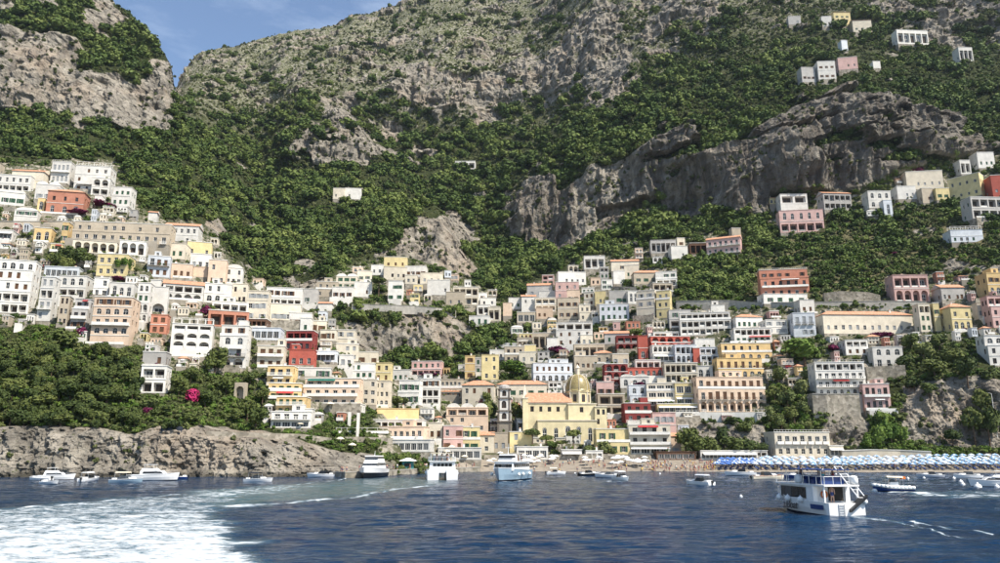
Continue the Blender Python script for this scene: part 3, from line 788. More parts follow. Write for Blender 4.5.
# ------------------------------------------------------------------ houses
def m_masonry():
    t = NT('masonry'); t.set(.95, .1)
    p = t.pos(); v = t.new('ShaderNodeTexVoronoi'); v.inputs['Scale'].default_value = .9; t.link(p, v.inputs[0])
    c = t.ramp(v.outputs['Color'], [(.1, (.17, .15, .12)), (.5, (.28, .25, .20)), (.9, (.38, .34, .28))])
    n = t.noise(p, .3, 5, .6)
    t.base(t.mix(t.val(n, .5, .7, 0, .6), c, (.10, .10, .07)))
    t.bump(v.outputs[0], .5, .15)
m_masonry()
def win_mesh(name, frame, fill='window_glass', leaves=2, arch=False, bars=1):
    """one opening's joinery on a unit square: pane set back, frame and bars proud"""
    mb = MB(); f = .07
    if not arch:
        mb.face([(-.5, 0, 0), (.5, 0, 0), (.5, 0, 1), (-.5, 0, 1)], fill)
        for x0, x1, z0, z1 in ((-.5, -.5 + f, 0, 1), (.5 - f, .5, 0, 1), (-.5 + f, .5 - f, 1 - f * .7, 1), (-.5 + f, .5 - f, 0, f * .7)):
            mb.box(x0, x1, -.05, .01, z0, z1, frame, 'k')
        for k in range(1, leaves): mb.box(-.5 + k / leaves - .02, -.5 + k / leaves + .02, -.04, .01, f, 1 - f, frame, 'ktb')
        for k in range(1, bars + 1): mb.box(-.5 + f, .5 - f, -.03, .01, k / (bars + 1) - .012, k / (bars + 1) + .012, frame, 'klr')
    else:
        sp = .58; A = [(.5 * math.cos(t), sp + (1 - sp) * math.sin(t)) for t in np.linspace(0, math.pi, 9)]
        out = [(-.5, 0), (.5, 0)] + A
        inn = [(x * .88, .05 + z * .91) for x, z in out]
        mb.face([(x, 0, z) for x, z in out], fill)
        n = len(out)
        for i in range(n):
            j = (i + 1) % n
            a, b, c, d = out[i], out[j], inn[j], inn[i]
            mb.face([(a[0], -.05, a[1]), (b[0], -.05, b[1]), (c[0], -.05, c[1]), (d[0], -.05, d[1])], frame)
            mb.face([(d[0], -.05, d[1]), (c[0], -.05, c[1]), (c[0], .01, c[1]), (d[0], .01, d[1])], frame)
        mb.box(-.02, .02, -.04, .01, .05, .95, frame, 'ktb'); mb.box(-.45, .45, -.035, .01, sp - .015, sp + .015, frame, 'klr')
    return mb.mesh(name)
def shut_mesh(name, mat):
    mb = MB()
    mb.face([(-.5, 0, 0), (.5, 0, 0), (.5, 0, 1), (-.5, 0, 1)], 'interior_dark')
    for s in (-1, 1):
        a, b = (s * .02, s * .49) if s > 0 else (s * .49, s * .02)
        mb.box(a, b, -.05, .01, .01, .99, mat, 'k')
        for k in range(6): mb.box(a + .05, b - .05, -.075, -.05, .06 + k * .15, .14 + k * .15, mat, 'k')
    return mb.mesh(name)
WIN = dict(white=win_mesh('window_white', 'frame_white'), brown=win_mesh('window_brown', 'shutter_brown'), arch=win_mesh('window_arched', 'frame_white', arch=True),
           green=shut_mesh('shutter_green', 'shutter_green'), wood=shut_mesh('shutter_brown', 'shutter_brown'), grey=shut_mesh('shutter_grey', 'shutter_grey'),
           band=win_mesh('glazing', 'frame_white', leaves=3, bars=0), dark=win_mesh('door_dark', 'shutter_brown', 'interior_dark', 2, bars=0))
def leaf_mesh(mat):
    mb = MB(); mb.box(-.5, .5, -.02, .03, 0, 1, mat, 'k')
    for k in range(5): mb.box(-.38, .38, -.045, -.02, .08 + k * .18, .17 + k * .18, mat, 'k')
    return mb.mesh('shutter_leaf')
LEAFM = dict(green=leaf_mesh('shutter_green'), wood=leaf_mesh('shutter_brown'), brown=leaf_mesh('shutter_brown'), grey=leaf_mesh('shutter_grey'))
def balc_mesh(name, kind, n):
    mb = MB(); D = 1.1
    mb.box(-.5, .5, -D, 0, -.14, 0, 'frame_white' if kind != 'iron' else 'concrete', 'k')
    if kind == 'solid':
        mb.box(-.5, .5, -D, -D + .12, 0, .92, 'frame_white', 'b'); mb.box(-.5, -.497, -D + .12, 0, 0, .92, 'frame_white', 'bk'); mb.box(.497, .5, -D + .12, 0, 0, .92, 'frame_white', 'bk')
    else:
        m = 'iron' if kind == 'iron' else 'frame_white'
        mb.box(-.5, .5, -D, -D + .06, .90, .97, m); mb.box(-.5, .5, -D, -D + .04, .06, .10, m)
        t = .35 / n if kind == 'iron' else .75 / n
        for i in range(n + 1):
            x = -.5 + i / n
            mb.box(x - t * .25, x + t * .25, -D + .01, -D + .05, 0, .92, m, 'tb')
        for x in (-.499, .497): mb.box(x, x + .002, -D + .06, 0, .90, .97, m); mb.box(x, x + .002, -D * .55, -D * .55 + .04, 0, .9, m, 'tb')
    return mb.mesh(name)
BALC = {(k, n): balc_mesh('balcony_' + k, k, n) for k in ('solid', 'iron', 'rail') for n in (7, 26)}
def awn_mesh(name, mat):
    mb = MB()
    mb.rings([[(-.5, 0, 0), (-.5, -1, -.34), (-.5, -1, -.48), (-.5, -.03, -.05)], [(.5, 0, 0), (.5, -1, -.34), (.5, -1, -.48), (.5, -.03, -.05)]], mat)
    return mb.mesh(name)
AWN = {k: awn_mesh('awning_' + k, 'awning_' + k) for k in ('white', 'red', 'green')}
def chim_mesh():
    mb = MB(); mb.box(-.35, .35, -.3, .3, -.4, 1.1, 'plaster_white', 'b'); mb.box(-.45, .45, -.4, .4, 1.1, 1.22, 'plaster_white'); mb.box(-.22, .22, -.2, .2, 1.22, 1.5, 'roof_tile', 'b')
    return mb.mesh('chimney')
CHIM = chim_mesh()
PLANT = [crown_mesh('potted_plant', 360 + i, MATS[m_], 3, 34, .34, .8) for i, m_ in enumerate(('leaf_olive', 'leaf_pine', 'leaf_bright', 'leaf_forest', 'flower_purple'))]

def facade(mb, O, X, N, w, H, rows, bays, mat, rg, wins, side=False, jamb=None, leafs=False):
    O, X, N = Vector(O), Vector(X), Vector(N); Zv = Vector((0, 0, 1))
    P = lambda x, z, y=0.0: O + X * x + Zv * z + N * y
    sh = H / len(rows)
    edge = min(.45, w * .05)
    for ri, code in enumerate(rows):
        z0 = H - (ri + 1) * sh; z1 = z0 + sh
        if code == 'n' or bays == 0:
            mb.face([P(0, z0), P(w, z0), P(w, z1), P(0, z1)], mat); continue
        mb.face([P(0, z0), P(edge, z0), P(edge, z1), P(0, z1)], mat); mb.face([P(w - edge, z0), P(w, z0), P(w, z1), P(w - edge, z1)], mat)
        bw = (w - 2 * edge) / bays
        for b in range(bays):
            x0 = edge + b * bw; x1 = x0 + bw; c = code
            if c == 'w' and rg.random() < .14: c = 'n'
            if c == 'n': mb.face([P(x0, z0), P(x1, z0), P(x1, z1), P(x0, z1)], mat); continue
            arch = c in 'aA'
            vj = rg.uniform(.82, 1.1)
            if c == 'w': ow, oh, oz, t = min(1.35, bw * .56), min(2.1, sh * .54), sh * .22, .28
            elif c in 'db': ow, oh, oz, t = min(1.6, bw * .60), sh * .66, sh * .05, .25
            elif c == 'A': ow, oh, oz, t = min(1.9, bw * .60), sh * .62, sh * .16, .25
            elif c == 'a': ow, oh, oz, t = bw * .76, sh * .80, sh * .05, 1.7
            elif c == 'l': ow, oh, oz, t = bw * .84, sh * .66, sh * .10, 1.7
            else: ow, oh, oz, t = bw * .90, sh * .58, sh * .14, .2
            if c in 'wdbA': ow *= vj; oh *= rg.uniform(.9, 1.06)
            a0 = (x0 + x1 - ow) / 2 + (rg.uniform(-.08, .08) * (bw - ow) if c in 'wA' else 0); a1 = a0 + ow; s0 = z0 + oz; s1 = s0 + oh
            mb.face([P(x0, z0), P(x1, z0), P(x1, s0), P(x0, s0)], mat)
            if not arch:
                mb.face([P(x0, s0), P(a0, s0), P(a0, s1), P(x0, s1)], mat); mb.face([P(a1, s0), P(x1, s0), P(x1, s1), P(a1, s1)], mat)
                mb.face([P(x0, s1), P(x1, s1), P(x1, z1), P(x0, z1)], mat)
                ring = [(a0, s0), (a1, s0), (a1, s1), (a0, s1)]
            else:
                rise = min(ow / 2, oh * .45); sp = s1 - rise
                mb.face([P(x0, s0), P(a0, s0), P(a0, sp), P(x0, sp)], mat); mb.face([P(a1, s0), P(x1, s0), P(x1, sp), P(a1, sp)], mat)
                arc = [(a1 - ow / 2 + ow / 2 * math.cos(q), sp + rise * math.sin(q)) for q in np.linspace(0, math.pi, 9)]
                mb.face([P(a1, sp), P(x1, sp), P(x1, z1), P(a1, z1)], mat); mb.face([P(x0, sp), P(a0, sp), P(a0, z1), P(x0, z1)], mat)
                for (xa, za), (xb, zb) in zip(arc, arc[1:]): mb.face([P(xb, zb), P(xa, za), P(xa, z1), P(xb, z1)], mat)
                ring = [(a0, s0), (a1, s0)] + arc
            for (xa, za), (xb, zb) in zip(ring, ring[1:] + ring[:1]):
                mb.face([P(xb, zb), P(xa, za), P(xa, za, t), P(xb, zb, t)], jamb or mat)
            if t > 1:
                mb.face([P(x, z, t) for x, z in ring], jamb or mat)
                wins.append(('dark' if rg.random() < .75 else 'white', P((a0 + a1) / 2, s0 + .02, t - .06), ow * .74, oh * (.66 if arch else .84), 'door'))
                if rg.random() < .55: wins.append(('rail', P((a0 + a1) / 2, s0, .95), ow, 1, 'railing'))
            else:
                mb.face([P(x, z, t + .01) for x, z in ring], 'interior_dark')
                kind = 'arch' if arch else ('band' if c == 's' else None)
                wins.append((kind, P((a0 + a1) / 2, s0, t - .02), ow, oh, 'window' if c in 'wsA' else 'door'))
                if c == 'w' and leafs and not side and bw - ow > .9:
                    for sg in (-1, 1): wins.append(('leaf', P((a0 + a1) / 2 + sg * (ow * .5 + ow * .26), s0, -.03), ow * .5, oh, 'shutter'))
                if c == 'd': wins.append(('balc7', P((a0 + a1) / 2, s0, 0), ow * 1.5, 1, 'balcony'))
        if code == 'b': wins.append(('balc26', P(w / 2, z0 + sh * .05, 0), w * .96, 1, 'balcony'))
        if code == 's' and not side and rg.random() < .5: wins.append(('awn', P(w / 2, z0 + sh * .78, 0), w * .92, 1, 'awning'))

USED_RECTS = []
def house(px0, px1, yt, yb, col, rows, bays, label, roof='F', cat='house', yaw=None, dep=None, group=None, name=None, fcol=None):
    rg = random.Random(int(px0 * 131 + yt * 17 + yb))
    ym, pc = (yt + yb) / 2, (px0 + px1) / 2
    d = hit(pc, yb)
    if d > 400: d = seat(pc, yb)
    d -= .8 if d < 420 else 2
    uL, uR = float(uv(px0, ym)[0]), float(uv(px1, ym)[0])
    z0 = HC + float(uv(pc, yb)[1]) * d; z1 = HC + float(uv(pc, yt)[1]) * d
    H = max(2.4, z1 - z0); Wp = (uR - uL) * d
    al = math.atan((uL + uR) / 2)
    if yaw is None:
        yaw = (14 if pc < 250 else 6 if pc < 400 else 0 if pc < 560 else -3) + rg.uniform(-7, 7)
    ps = R(yaw); rel = ps + al
    dep = dep or min(9.0, max(5.0, Wp * .7))
    span = Wp * math.cos(al)
    dep = min(dep, span * .45 / max(.08, abs(math.sin(rel)))) if abs(rel) > .05 else dep
    dep = max(dep, 3.2)
    w = max(2.2, (span - dep * abs(math.sin(rel))) / math.cos(rel))
    cx = (uL + uR) / 2 * d + dep * math.sin(rel) / 2 * math.cos(al)
    USED_RECTS.append((px0, px1, yt, yb))
    root = empty(name or {'hotel': 'hotel', 'villa': 'villa', 'palazzo': 'palazzo', 'restaurant': 'restaurant'}.get(cat, 'hillside_house'), (cx, d, z0), ps, label=label, cat=cat, group=group)
    mat = WM(col); rh = 0
    if roof in 'TG': rh = min(.26 * H, dep * .26, 2.4)
    if roof == 'V': rh = min(.16 * H, 1.4)
    if roof == 'P': rh = min(2.2, H * .25)
    if roof == 'R': rh = min(.9, H * .12)
    Hw = H - rh; mb = MB(); wins = []
    hw = w / 2
    leafs = rg.random() < .4
    back = rg.uniform(1.2, 2.2) if len(rows) > 1 and roof in 'FRV' and dep > 5 and rg.random() < .42 else 0
    sh_ = Hw / len(rows)
    if back:
        facade(mb, (-hw, 0, 0), (1, 0, 0), (0, 1, 0), w, Hw - sh_, rows[1:], bays, mat, rg, wins, leafs=leafs)
        facade(mb, (-hw, back, Hw - sh_), (1, 0, 0), (0, 1, 0), w, sh_, rows[0], bays, mat, rg, wins, leafs=leafs)
        mb.face([(-hw, 0, Hw - sh_), (hw, 0, Hw - sh_), (hw, back, Hw - sh_), (-hw, back, Hw - sh_)], mat)
        pb = MB(); pm = rg.choice(['frame_white', mat, 'frame_white'])
        pb.box(-hw - .12, hw + .12, -.14, .1, Hw - sh_ - .12, Hw - sh_ + (.85 if rg.random() < .6 else .2), pm); pb.build('parapet', root)
    else:
        facade(mb, (-hw, 0, 0), (1, 0, 0), (0, 1, 0), w, Hw, rows, bays, mat, rg, wins, leafs=leafs)
    if len(rows) > 1 and rg.random() < .55:
        cb = MB()
        for k in range(1 + bool(back), len(rows)):
            z = Hw - k * sh_; cb.box(-hw - .05, hw + .05, -.13, -.002, z - .09, z + .09, 'frame_white', 'k')
        if cb.v: cb.build('string_course', root)
    sb = 0 if dep < 4.5 else 1 if dep < 6.5 else 2
    srows = ''.join('w' if c in 'wdbaAls' else 'n' for c in rows)
    vis_l, vis_r = math.sin(rel) > .12, math.sin(rel) < -.12
    for z_, h_, y_, r_ in ([(0, Hw - sh_, 0, srows[1:]), (Hw - sh_, sh_, back, srows[0])] if back else [(0, Hw, 0, srows)]):
        facade(mb, (-hw, dep, z_), (0, -1, 0), (1, 0, 0), dep - y_, h_, r_, sb if vis_l else 0, mat, rg, wins if vis_l else [], True)
        facade(mb, (hw, y_, z_), (0, 1, 0), (-1, 0, 0), dep - y_, h_, r_, sb if vis_r else 0, mat, rg, wins if vis_r else [], True)
    mb.face([(hw, dep, 0), (-hw, dep, 0), (-hw, dep, Hw), (hw, dep, Hw)], mat)
    mb.face([(-hw, back, Hw), (hw, back, Hw), (hw, dep, Hw), (-hw, dep, Hw)], mat)
    mb.build('wall', root)
    fb = MB(); fb.box(-hw + .06, hw - .06, .06, dep, -8, 0, WM(fcol) if fcol else ('masonry' if rg.random() < .7 else 'plaster_stone'), 't'); fb.build('foundation', root)
    # roof
    rb = MB()
    if roof in 'FRPV':
        o = .16
        rb.box(-hw - o, hw + o, back - o, dep + o, Hw + .003, Hw + .22, mat if rg.random() < .35 else 'frame_white')
        if roof == 'V':
            nv = max(1, int(w / 5)); vw = w / nv
            for k in range(nv):
                c0 = -hw + vw * (k + .5)
                rb.rings([[(c0 + vw * .46 * math.cos(q), y, Hw + .22 + (rh + .2) * math.sin(q)) for q in np.linspace(0, math.pi, 9)] for y in (back + .2, dep * .6, dep - .2)], 'plaster_white')
        if roof == 'R':
            n = max(4, int(w / 1.1))
            rb.box(-hw, hw, back, back + .06, Hw + rh, Hw + rh + .07, 'frame_white')
            for k in range(n + 1):
                x = -hw + .03 + (w - .06) * k / n; rb.box(x - .03, x + .03, back + .005, back + .055, Hw + .22, Hw + rh, 'frame_white', 'tb')
        if roof == 'P':
            n = max(2, int(w / 2.6))
            for y in (.3, min(dep - .3, 3.2)):
                for k in range(n + 1):
                    x = -hw + .2 + (w - .4) * k / n; rb.box(x - .08, x + .08, y - .08, y + .08, Hw + .22, Hw + rh - .1, 'frame_white', 'tb')
                rb.box(-hw, hw, y - .07, y + .07, Hw + rh - .1, Hw + rh + .05, 'frame_white')
            for k in range(n * 2 + 1):
                x = -hw + .2 + (w - .4) * k / (n * 2); rb.box(x - .04, x + .04, 0, min(dep, 3.5), Hw + rh + .05, Hw + rh + .15, 'pole_wood')
    else:
        o = .35; e = [(-hw - o, -o), (hw + o, -o), (hw + o, dep + o), (-hw - o, dep + o)]
        ins = min(dep / 2, hw * .7) if roof == 'T' else 0
        r0, r1 = (-hw - (o if not ins else 0) + ins, dep / 2, Hw + rh), (hw + (o if not ins else 0) - ins, dep / 2, Hw + rh)
        E = [(x, y, Hw + .02) for x, y in e]; th = .14
        up = lambda p: (p[0], p[1], p[2] + th)
        top = [up(p) for p in E]; q0, q1 = up(r0), up(r1)
        rb.face([top[0], top[1], q1, q0], 'roof_tile'); rb.face([top[2], top[3], q0, q1], 'roof_tile')
        rb.face([top[3], top[0], q0], 'roof_tile' if ins else mat); rb.face([top[1], top[2], q1], 'roof_tile' if ins else mat)
        for i in range(4): rb.face([E[i], E[(i + 1) % 4], top[(i + 1) % 4], top[i]], 'roof_tile')
        rb.face(E[::-1], 'pole_wood')
    ro = rb.build('roof', root)
    small = d > 430
    if roof == 'F' and w > 6 and dep > 5 + back and rg.random() < .28 and not small:
        ab = MB(); aw = w * rg.uniform(.25, .5); ax = rg.uniform(-.5, .5) * (w - aw); aw2 = []
        ah = rg.uniform(1.9, 2.7)
        facade(ab, (ax - aw / 2, back + 2.2, Hw + .225), (1, 0, 0), (0, 1, 0), aw, ah, 'w', max(1, int(aw / 2.6)), mat, rg, aw2)
        ab.box(ax - aw / 2, ax + aw / 2, back + 2.2, dep - .2, Hw + .225, Hw + .225 + ah, mat, 'f'); ab.box(ax - aw / 2 - .1, ax + aw / 2 + .1, back + 2.1, dep - .1, Hw + .228 + ah, Hw + .36 + ah, 'frame_white')
        at_ = ab.build('attic', root)
        for kind, p, ww, hh, nm in aw2: put(WIN['white'], 'window', at_, p, 0, (ww, 1, hh))
    if rg.random() < .45 and cat not in ('restaurant',) and yb < 446 and not small:
        tb = MB(); tw_ = w * rg.uniform(.8, 1.15); td = rg.uniform(1.6, 2.8); tx = rg.uniform(-.12, .12) * w; tm = rg.choice(['masonry', 'plaster_white', 'plaster_stone', 'masonry'])
        tb.box(tx - tw_ / 2, tx + tw_ / 2, -td, -.01, -7, -.02, tm)
        tb.box(tx - tw_ / 2, tx + tw_ / 2, -td, -td + .2, -.02, .75, rg.choice(['frame_white', tm]))
        to = tb.build('front_terrace', root)
        for q in range(rg.randint(1, 4)):
            put(PLANT[rg.choice([0, 0, 1, 1, 2, 3]) if rg.random() < .9 else 4], 'potted_plant', to, (tx + rg.uniform(-.45, .45) * tw_, -td + rg.uniform(.3, .9), -.1), rg.uniform(0, 6), (rg.uniform(1.2, 2.4),) * 2 + (rg.uniform(1.0, 2.2),))
    if roof in 'FR' and rg.random() < .5 and w > 4 and not small:
        for q in range(rg.randint(1, 3)):
            put(PLANT[rg.randint(0, 3)], 'roof_plant', ro, (rg.uniform(-.45, .45) * w, back + rg.uniform(.5, 1.5), Hw + .15), rg.uniform(0, 6), (rg.uniform(1.0, 2.2),) * 2 + (rg.uniform(.9, 1.8),))
    if rg.random() < .45 and w > 5 and roof not in 'V':
        put(CHIM, 'chimney', ro, (rg.uniform(-.7, .7) * hw, dep * rg.uniform(.3, .6), Hw + (rh * .75 if roof in 'TG' else .2)))
    pal = rg.choice(['white', 'white', 'brown', 'green', 'wood', 'grey']); rail = rg.choice(['solid', 'rail', 'rail', 'iron'])
    if cat == 'hotel' and col in 'wcl': rail = rg.choice(['solid', 'rail'])
    for kind, p, ww, hh, nm in wins:
        # which wall the piece belongs to, from where it lies
        rz = 0
        if p.x < -hw + .4 and p.y > .45: rz = -R(90)
        elif p.x > hw - .4 and p.y > .45: rz = R(90)
        if kind in ('rail',): put(BALC[('rail' if rail == 'iron' else rail, 7)], nm, root, p, rz, (ww * .99, .02 if False else .6, .9))
        elif kind in ('balc7', 'balc26'):
            bo = put(BALC[(rail, 7 if kind == 'balc7' else 26)], nm, root, p, rz, (ww, .75 if kind == 'balc7' else 1, 1))
            if kind == 'balc26' and not small:
                for q in range(rg.randint(0, 3)):
                    sx = rg.uniform(.8, 1.7); put(PLANT[rg.choice([0, 1, 2, 3, 4])], 'flower_pot', bo, (rg.uniform(-.45, .45), -.8, .1), 0, (sx / ww, sx * .6, sx))
                if rg.random() < .3: put(AWN[rg.choice(['white', 'white', 'red', 'green'])], 'awning', root, p + Vector((rg.uniform(-.25, .25) * ww, 0, Hw / len(rows) * .86)), rz, (ww * rg.uniform(.3, .6), 1.3, 1.3))
        elif kind == 'leaf': put(LEAFM[pal if pal in LEAFM else 'green'], nm, root, p, rz, (ww, 1, hh))
        elif kind == 'awn': put(AWN['red' if 'red awning' in label else 'white' if cat == 'restaurant' or 'cabins' in label or rg.random() < .85 else 'red'], nm, root, p, rz, (ww, 1.6, 1.6))
        else:
            k = kind or (pal if rg.random() < .8 else 'white')
            put(WIN[k], nm if k not in ('green', 'wood', 'grey') else 'shutter', root, p, rz, (ww, 1, hh))
    return root

# px from, px to, top y, base y, colour, storeys from the top, bays, roof, category | label      (photo pixels)
HOUSES = {}
HOUSES['houses on the headland spur'] = """
50 77 160 184 w bb 4 R hotel|white hilltop hotel wing with two rows of balconies under flat roof terrace
74 116 162 192 w wwb 4 P hotel|tallest white hilltop hotel block with open pergola frame on its roof
91 113 178 196 w al 2 F house|white hilltop house front with two dark loggias one above another
111 136 186 206 w ww 3 F house|small white cubic house at the end of the hilltop hotel
10 51 167 188 c nw 4 G house|cream hilltop house with low pitched roof beside the white hotel
-6 38 175 192 w wl 5 F house|white hilltop terrace house with long shaded loggia below small windows
-8 30 190 205 w w 4 V house|low white vaulted house over the hilltop garden
34 66 182 202 w w 3 V house|white vaulted house squeezed behind the red tiled villa
-8 4 163 176 b w 1 F house|narrow tan house at the top edge of the headland town
46 90 187 215 t wA 3 T villa|red villa with hipped tile roof and big arched windows
37 47 198 212 o A 1 F house|tiny orange annexe leaning against the red villa
13 44 208 222 w wn 3 V house|small white vaulted cottage just above the long tan palazzo
72 177 222 243 b wd 11 F palazzo|very long tan palazzo with a row of iron balconies
33 56 228 243 o A 2 F house|bright orange house with arched door below the corniche road
61 72 222 243 o ww 1 F house|slim orange house joined to the end of the tan palazzo
-8 20 230 241 w s 4 F house|white glazed pavilion under the corniche road
148 159 210 222 w n 1 G house|little white gabled hut above the long tan palazzo
72 121 241 253 c a 5 F house|cream arcade terrace directly under the tan palazzo
119 149 241 255 w a 3 F house|white arcade of three bays directly under the tan palazzo
150 191 243 259 c w 5 F house|cream house with green shutters below the end of the palazzo
147 172 256 277 l bw 3 F house|pale blue house with balcony beside the dark rock garden
96 135 254 276 y ww 4 F villa|bright yellow villa behind the round green tree
-8 39 259 313 w Awwll 4 F hotel|large white hotel with blue arched top windows and deep loggias
38 58 277 321 w wlbw 2 F house|narrow white tower house between the large hotel and the brown house
43 86 267 278 l s 6 F house|blue glazed roof pavilion above the white arched house
57 95 276 298 w Al 3 F house|white house with dark arched loggias above the brown stone house
58 72 296 326 b www 2 F house|plain brown stone tower house under white arches
71 92 298 330 g bbw 2 F house|grey white house with stacked balconies by the brown tower house
93 111 278 298 w ww 2 F house|small white cube over the peach apartment house
109 138 283 299 w A 3 F house|white vaulted wing with single arched windows over the peach apartment house
91 139 297 345 e wAbAn 4 F hotel|large peach apartment house with shuttered and arched windows above the pine slope
136 153 283 323 w AwaA 2 F house|tall narrow white house with arched openings beside the peach apartment house
150 169 287 316 w na 1 F house|white house front with one huge dark arch
150 170 315 334 t ww 2 F house|salmon pink house under the huge white arch
164 203 221 244 w ww 5 G house|white gabled houses with red awnings at the end of the palazzo
187 213 242 257 y w 3 F house|pale yellow house perched on the spur above the peach houses
190 213 254 270 w w 3 F house|white house below the pale yellow house on the spur
171 194 264 279 e w 3 F house|peach house with tall windows over the white arcade house
193 209 267 277 e n 2 F house|blank peach garden wall house with rounded hedge
208 228 260 285 e ww 2 F house|two storey peach house on the shoulder of the spur
225 244 265 285 w ww 3 V house|white stepped vaulted house at the edge of the wooded valley
163 205 279 301 w la 4 G house|white house with four big arches under a terracotta roof edge
204 233 284 303 w wA 3 F house|white house with three arched windows and purple creeper beside it
232 249 284 304 c ww 3 F house|grey cream house behind the arched white house
246 271 290 321 c www 3 F house|tall cream house with shaded flank near the flat white villa
266 304 288 307 w wl 5 F villa|flat white modern villa at the brow of the spur
270 302 304 323 c w 4 F house|broad cream house under the flat white villa
150 164 280 291 w w 1 F house|tiny white house beside the white arcade house
212 249 302 313 w l 4 F house|white top terrace with long loggia above the salmon house
208 249 311 327 t l 3 F house|salmon terrace house with three dark glazed bays
171 215 318 357 w laan 3 P house|white villa with two tiers of arched loggias and roof pergola above the garden
219 251 325 368 w wAba 2 F house|tall white house with pair of blue arched windows above dark trees
246 271 319 329 k l 4 F house|dark brown timber veranda house beside the salmon terrace
247 285 328 340 l s 5 F house|long pale blue glass veranda under the dark timber house
142 171 352 367 g w 2 F house|grey stone cottage over the white cliff house
140 171 366 393 w ll 2 F house|white cliff house with four square dark loggias
257 287 346 368 c bb 3 F hotel|cream top tier of the ochre stepped hotel
267 298 366 386 o bb 3 F hotel|second ochre tier of the stepped cliff hotel
268 303 383 399 o bb 4 F hotel|third ochre tier with white balconies on the stepped cliff hotel
276 311 397 414 o bb 4 F hotel|lowest ochre tier of the stepped cliff hotel
271 313 412 428 w bs 4 F hotel|white base storey of the stepped hotel with glazed veranda
284 318 330 351 d lw 4 F house|dark red house with brown overhanging roof and shaded veranda
289 317 350 368 r w 3 F house|bright red house with tall windows under the dark red house
296 333 368 379 w w 5 F house|low white row above the ochre balcony hotel
289 313 313 328 w w 3 F house|white house above the brown overhanging roof
300 313 318 333 w w 1 F house|white stair tower house near the crest of the spur
309 327 321 333 c w 2 F house|small cream house on the descending crest of the spur
320 338 330 341 c w 3 F house|cream cottage with three windows on the descending crest
335 357 330 347 c wn 2 F house|square cream block at the foot of the wooded gorge
336 359 344 361 c ww 3 F house|cream two storey house under the square block by the gorge
315 340 351 362 l s 4 F house|slate blue glazed house beside the bright red house
339 354 355 368 w w 2 F house|white cube with two doors beside the slate blue house
352 379 352 365 c w 4 F house|long low cream house stepping down beside the gorge trees
348 376 363 379 w ww 4 F house|white house in front of the low cream stepping house
374 393 363 382 y ww 2 F house|yellow house with twin chimney stacks
392 412 370 382 w w 3 F house|low white house next to the yellow chimney house
303 364 378 406 e bbb 6 F hotel|wide ochre hotel with three rows of columned balconies
362 378 380 405 c www 2 F house|narrow cream house attached to the wide ochre hotel
374 392 381 407 c wwA 3 F house|cream house with arched base by the dark clipped trees
320 366 404 412 w a 7 F house|white arcade with seven dark arches at the foot of the ochre hotel
398 423 380 405 w ww 3 F house|bright white blank sided house by the dark trees
420 441 379 406 w wll 3 F house|white house with deep shaded verandas next to the blank sided house
411 444 361 377 p wl 5 F house|rose pink house with purple creeper below the gorge
439 464 379 397 b bw 5 F house|tan house with row of iron balconies above the clipped hedge
375 419 409 421 o n 1 F restaurant|blank orange top storey of the terraced restaurant above the pier
373 427 419 429 w l 7 R restaurant|white storey of dark square windows below the blank orange wall
379 430 427 440 e b 7 F restaurant|peach storey with flower balcony in the terraced restaurant
385 435 440 452 w s 7 F restaurant|white glazed veranda at the foot of the terraced restaurant
428 444 423 441 c w 2 F house|pale cream house between the orange restaurant and pink house
443 463 426 452 p ww 3 F house|coral pink house on the waterfront with red awnings
460 480 427 452 y ww 2 F house|pale yellow house joined to the coral pink house
297 315 409 426 w wl 2 F house|small white house on rock next to the stepped hotel
"""
HOUSES['houses on the knoll above the viaduct road'] = """
384 408 257 268 y w 3 F house|yellow house at the very top of the knoll
371 385 265 275 w w 2 F house|white cube on the knoll beside the yellow top house
383 407 267 280 c w 4 F house|cream row just under the yellow top house
405 428 266 277 w w 4 F house|white house below the bare rock peak
388 404 281 301 w ww 3 F house|white house with dark doors beside the umbrella pine
405 418 275 284 c w 2 F house|little cream house behind the knoll gardens
427 450 280 295 w w 3 F house|white cube standing above the viaduct road bend
420 443 273 284 c w 3 F house|cream house tucked under the bare rock
336 359 274 289 c ww 3 V house|cream vaulted houses on the western side of the knoll
357 372 271 282 c w 2 F house|cream cube between vaulted houses and umbrella pine
316 339 281 297 b ww 3 F house|tan two storey house low on the knoll
303 319 289 305 g w 2 F house|grey house at the western foot of the knoll
332 356 287 299 w w 3 F house|white terrace house below the cream vaulted houses
354 372 282 297 w w 2 F house|white house beside the umbrella pine trunk
318 334 301 311 w n 1 G house|white sloping stair wall house below the knoll
440 450 280 295 w w 1 F house|thin white tower at the bend of the viaduct road
446 465 292 307 b w 2 F house|tan stone house at the end of the viaduct road
453 479 287 305 c ll 4 F house|cream house with two shaded verandas near the road end
478 487 293 301 w w 1 F house|very small white house near the mouth of the gorge
480 496 298 306 w w 2 F house|small white terrace at the mouth of the gorge
477 491 305 315 w l 2 F house|white veranda house over the gorge gardens
469 491 316 327 w b 3 F house|white house with long curved balcony over the gorge
488 501 307 321 c l 2 F house|cream house with shaded veranda beside curved balcony house
"""
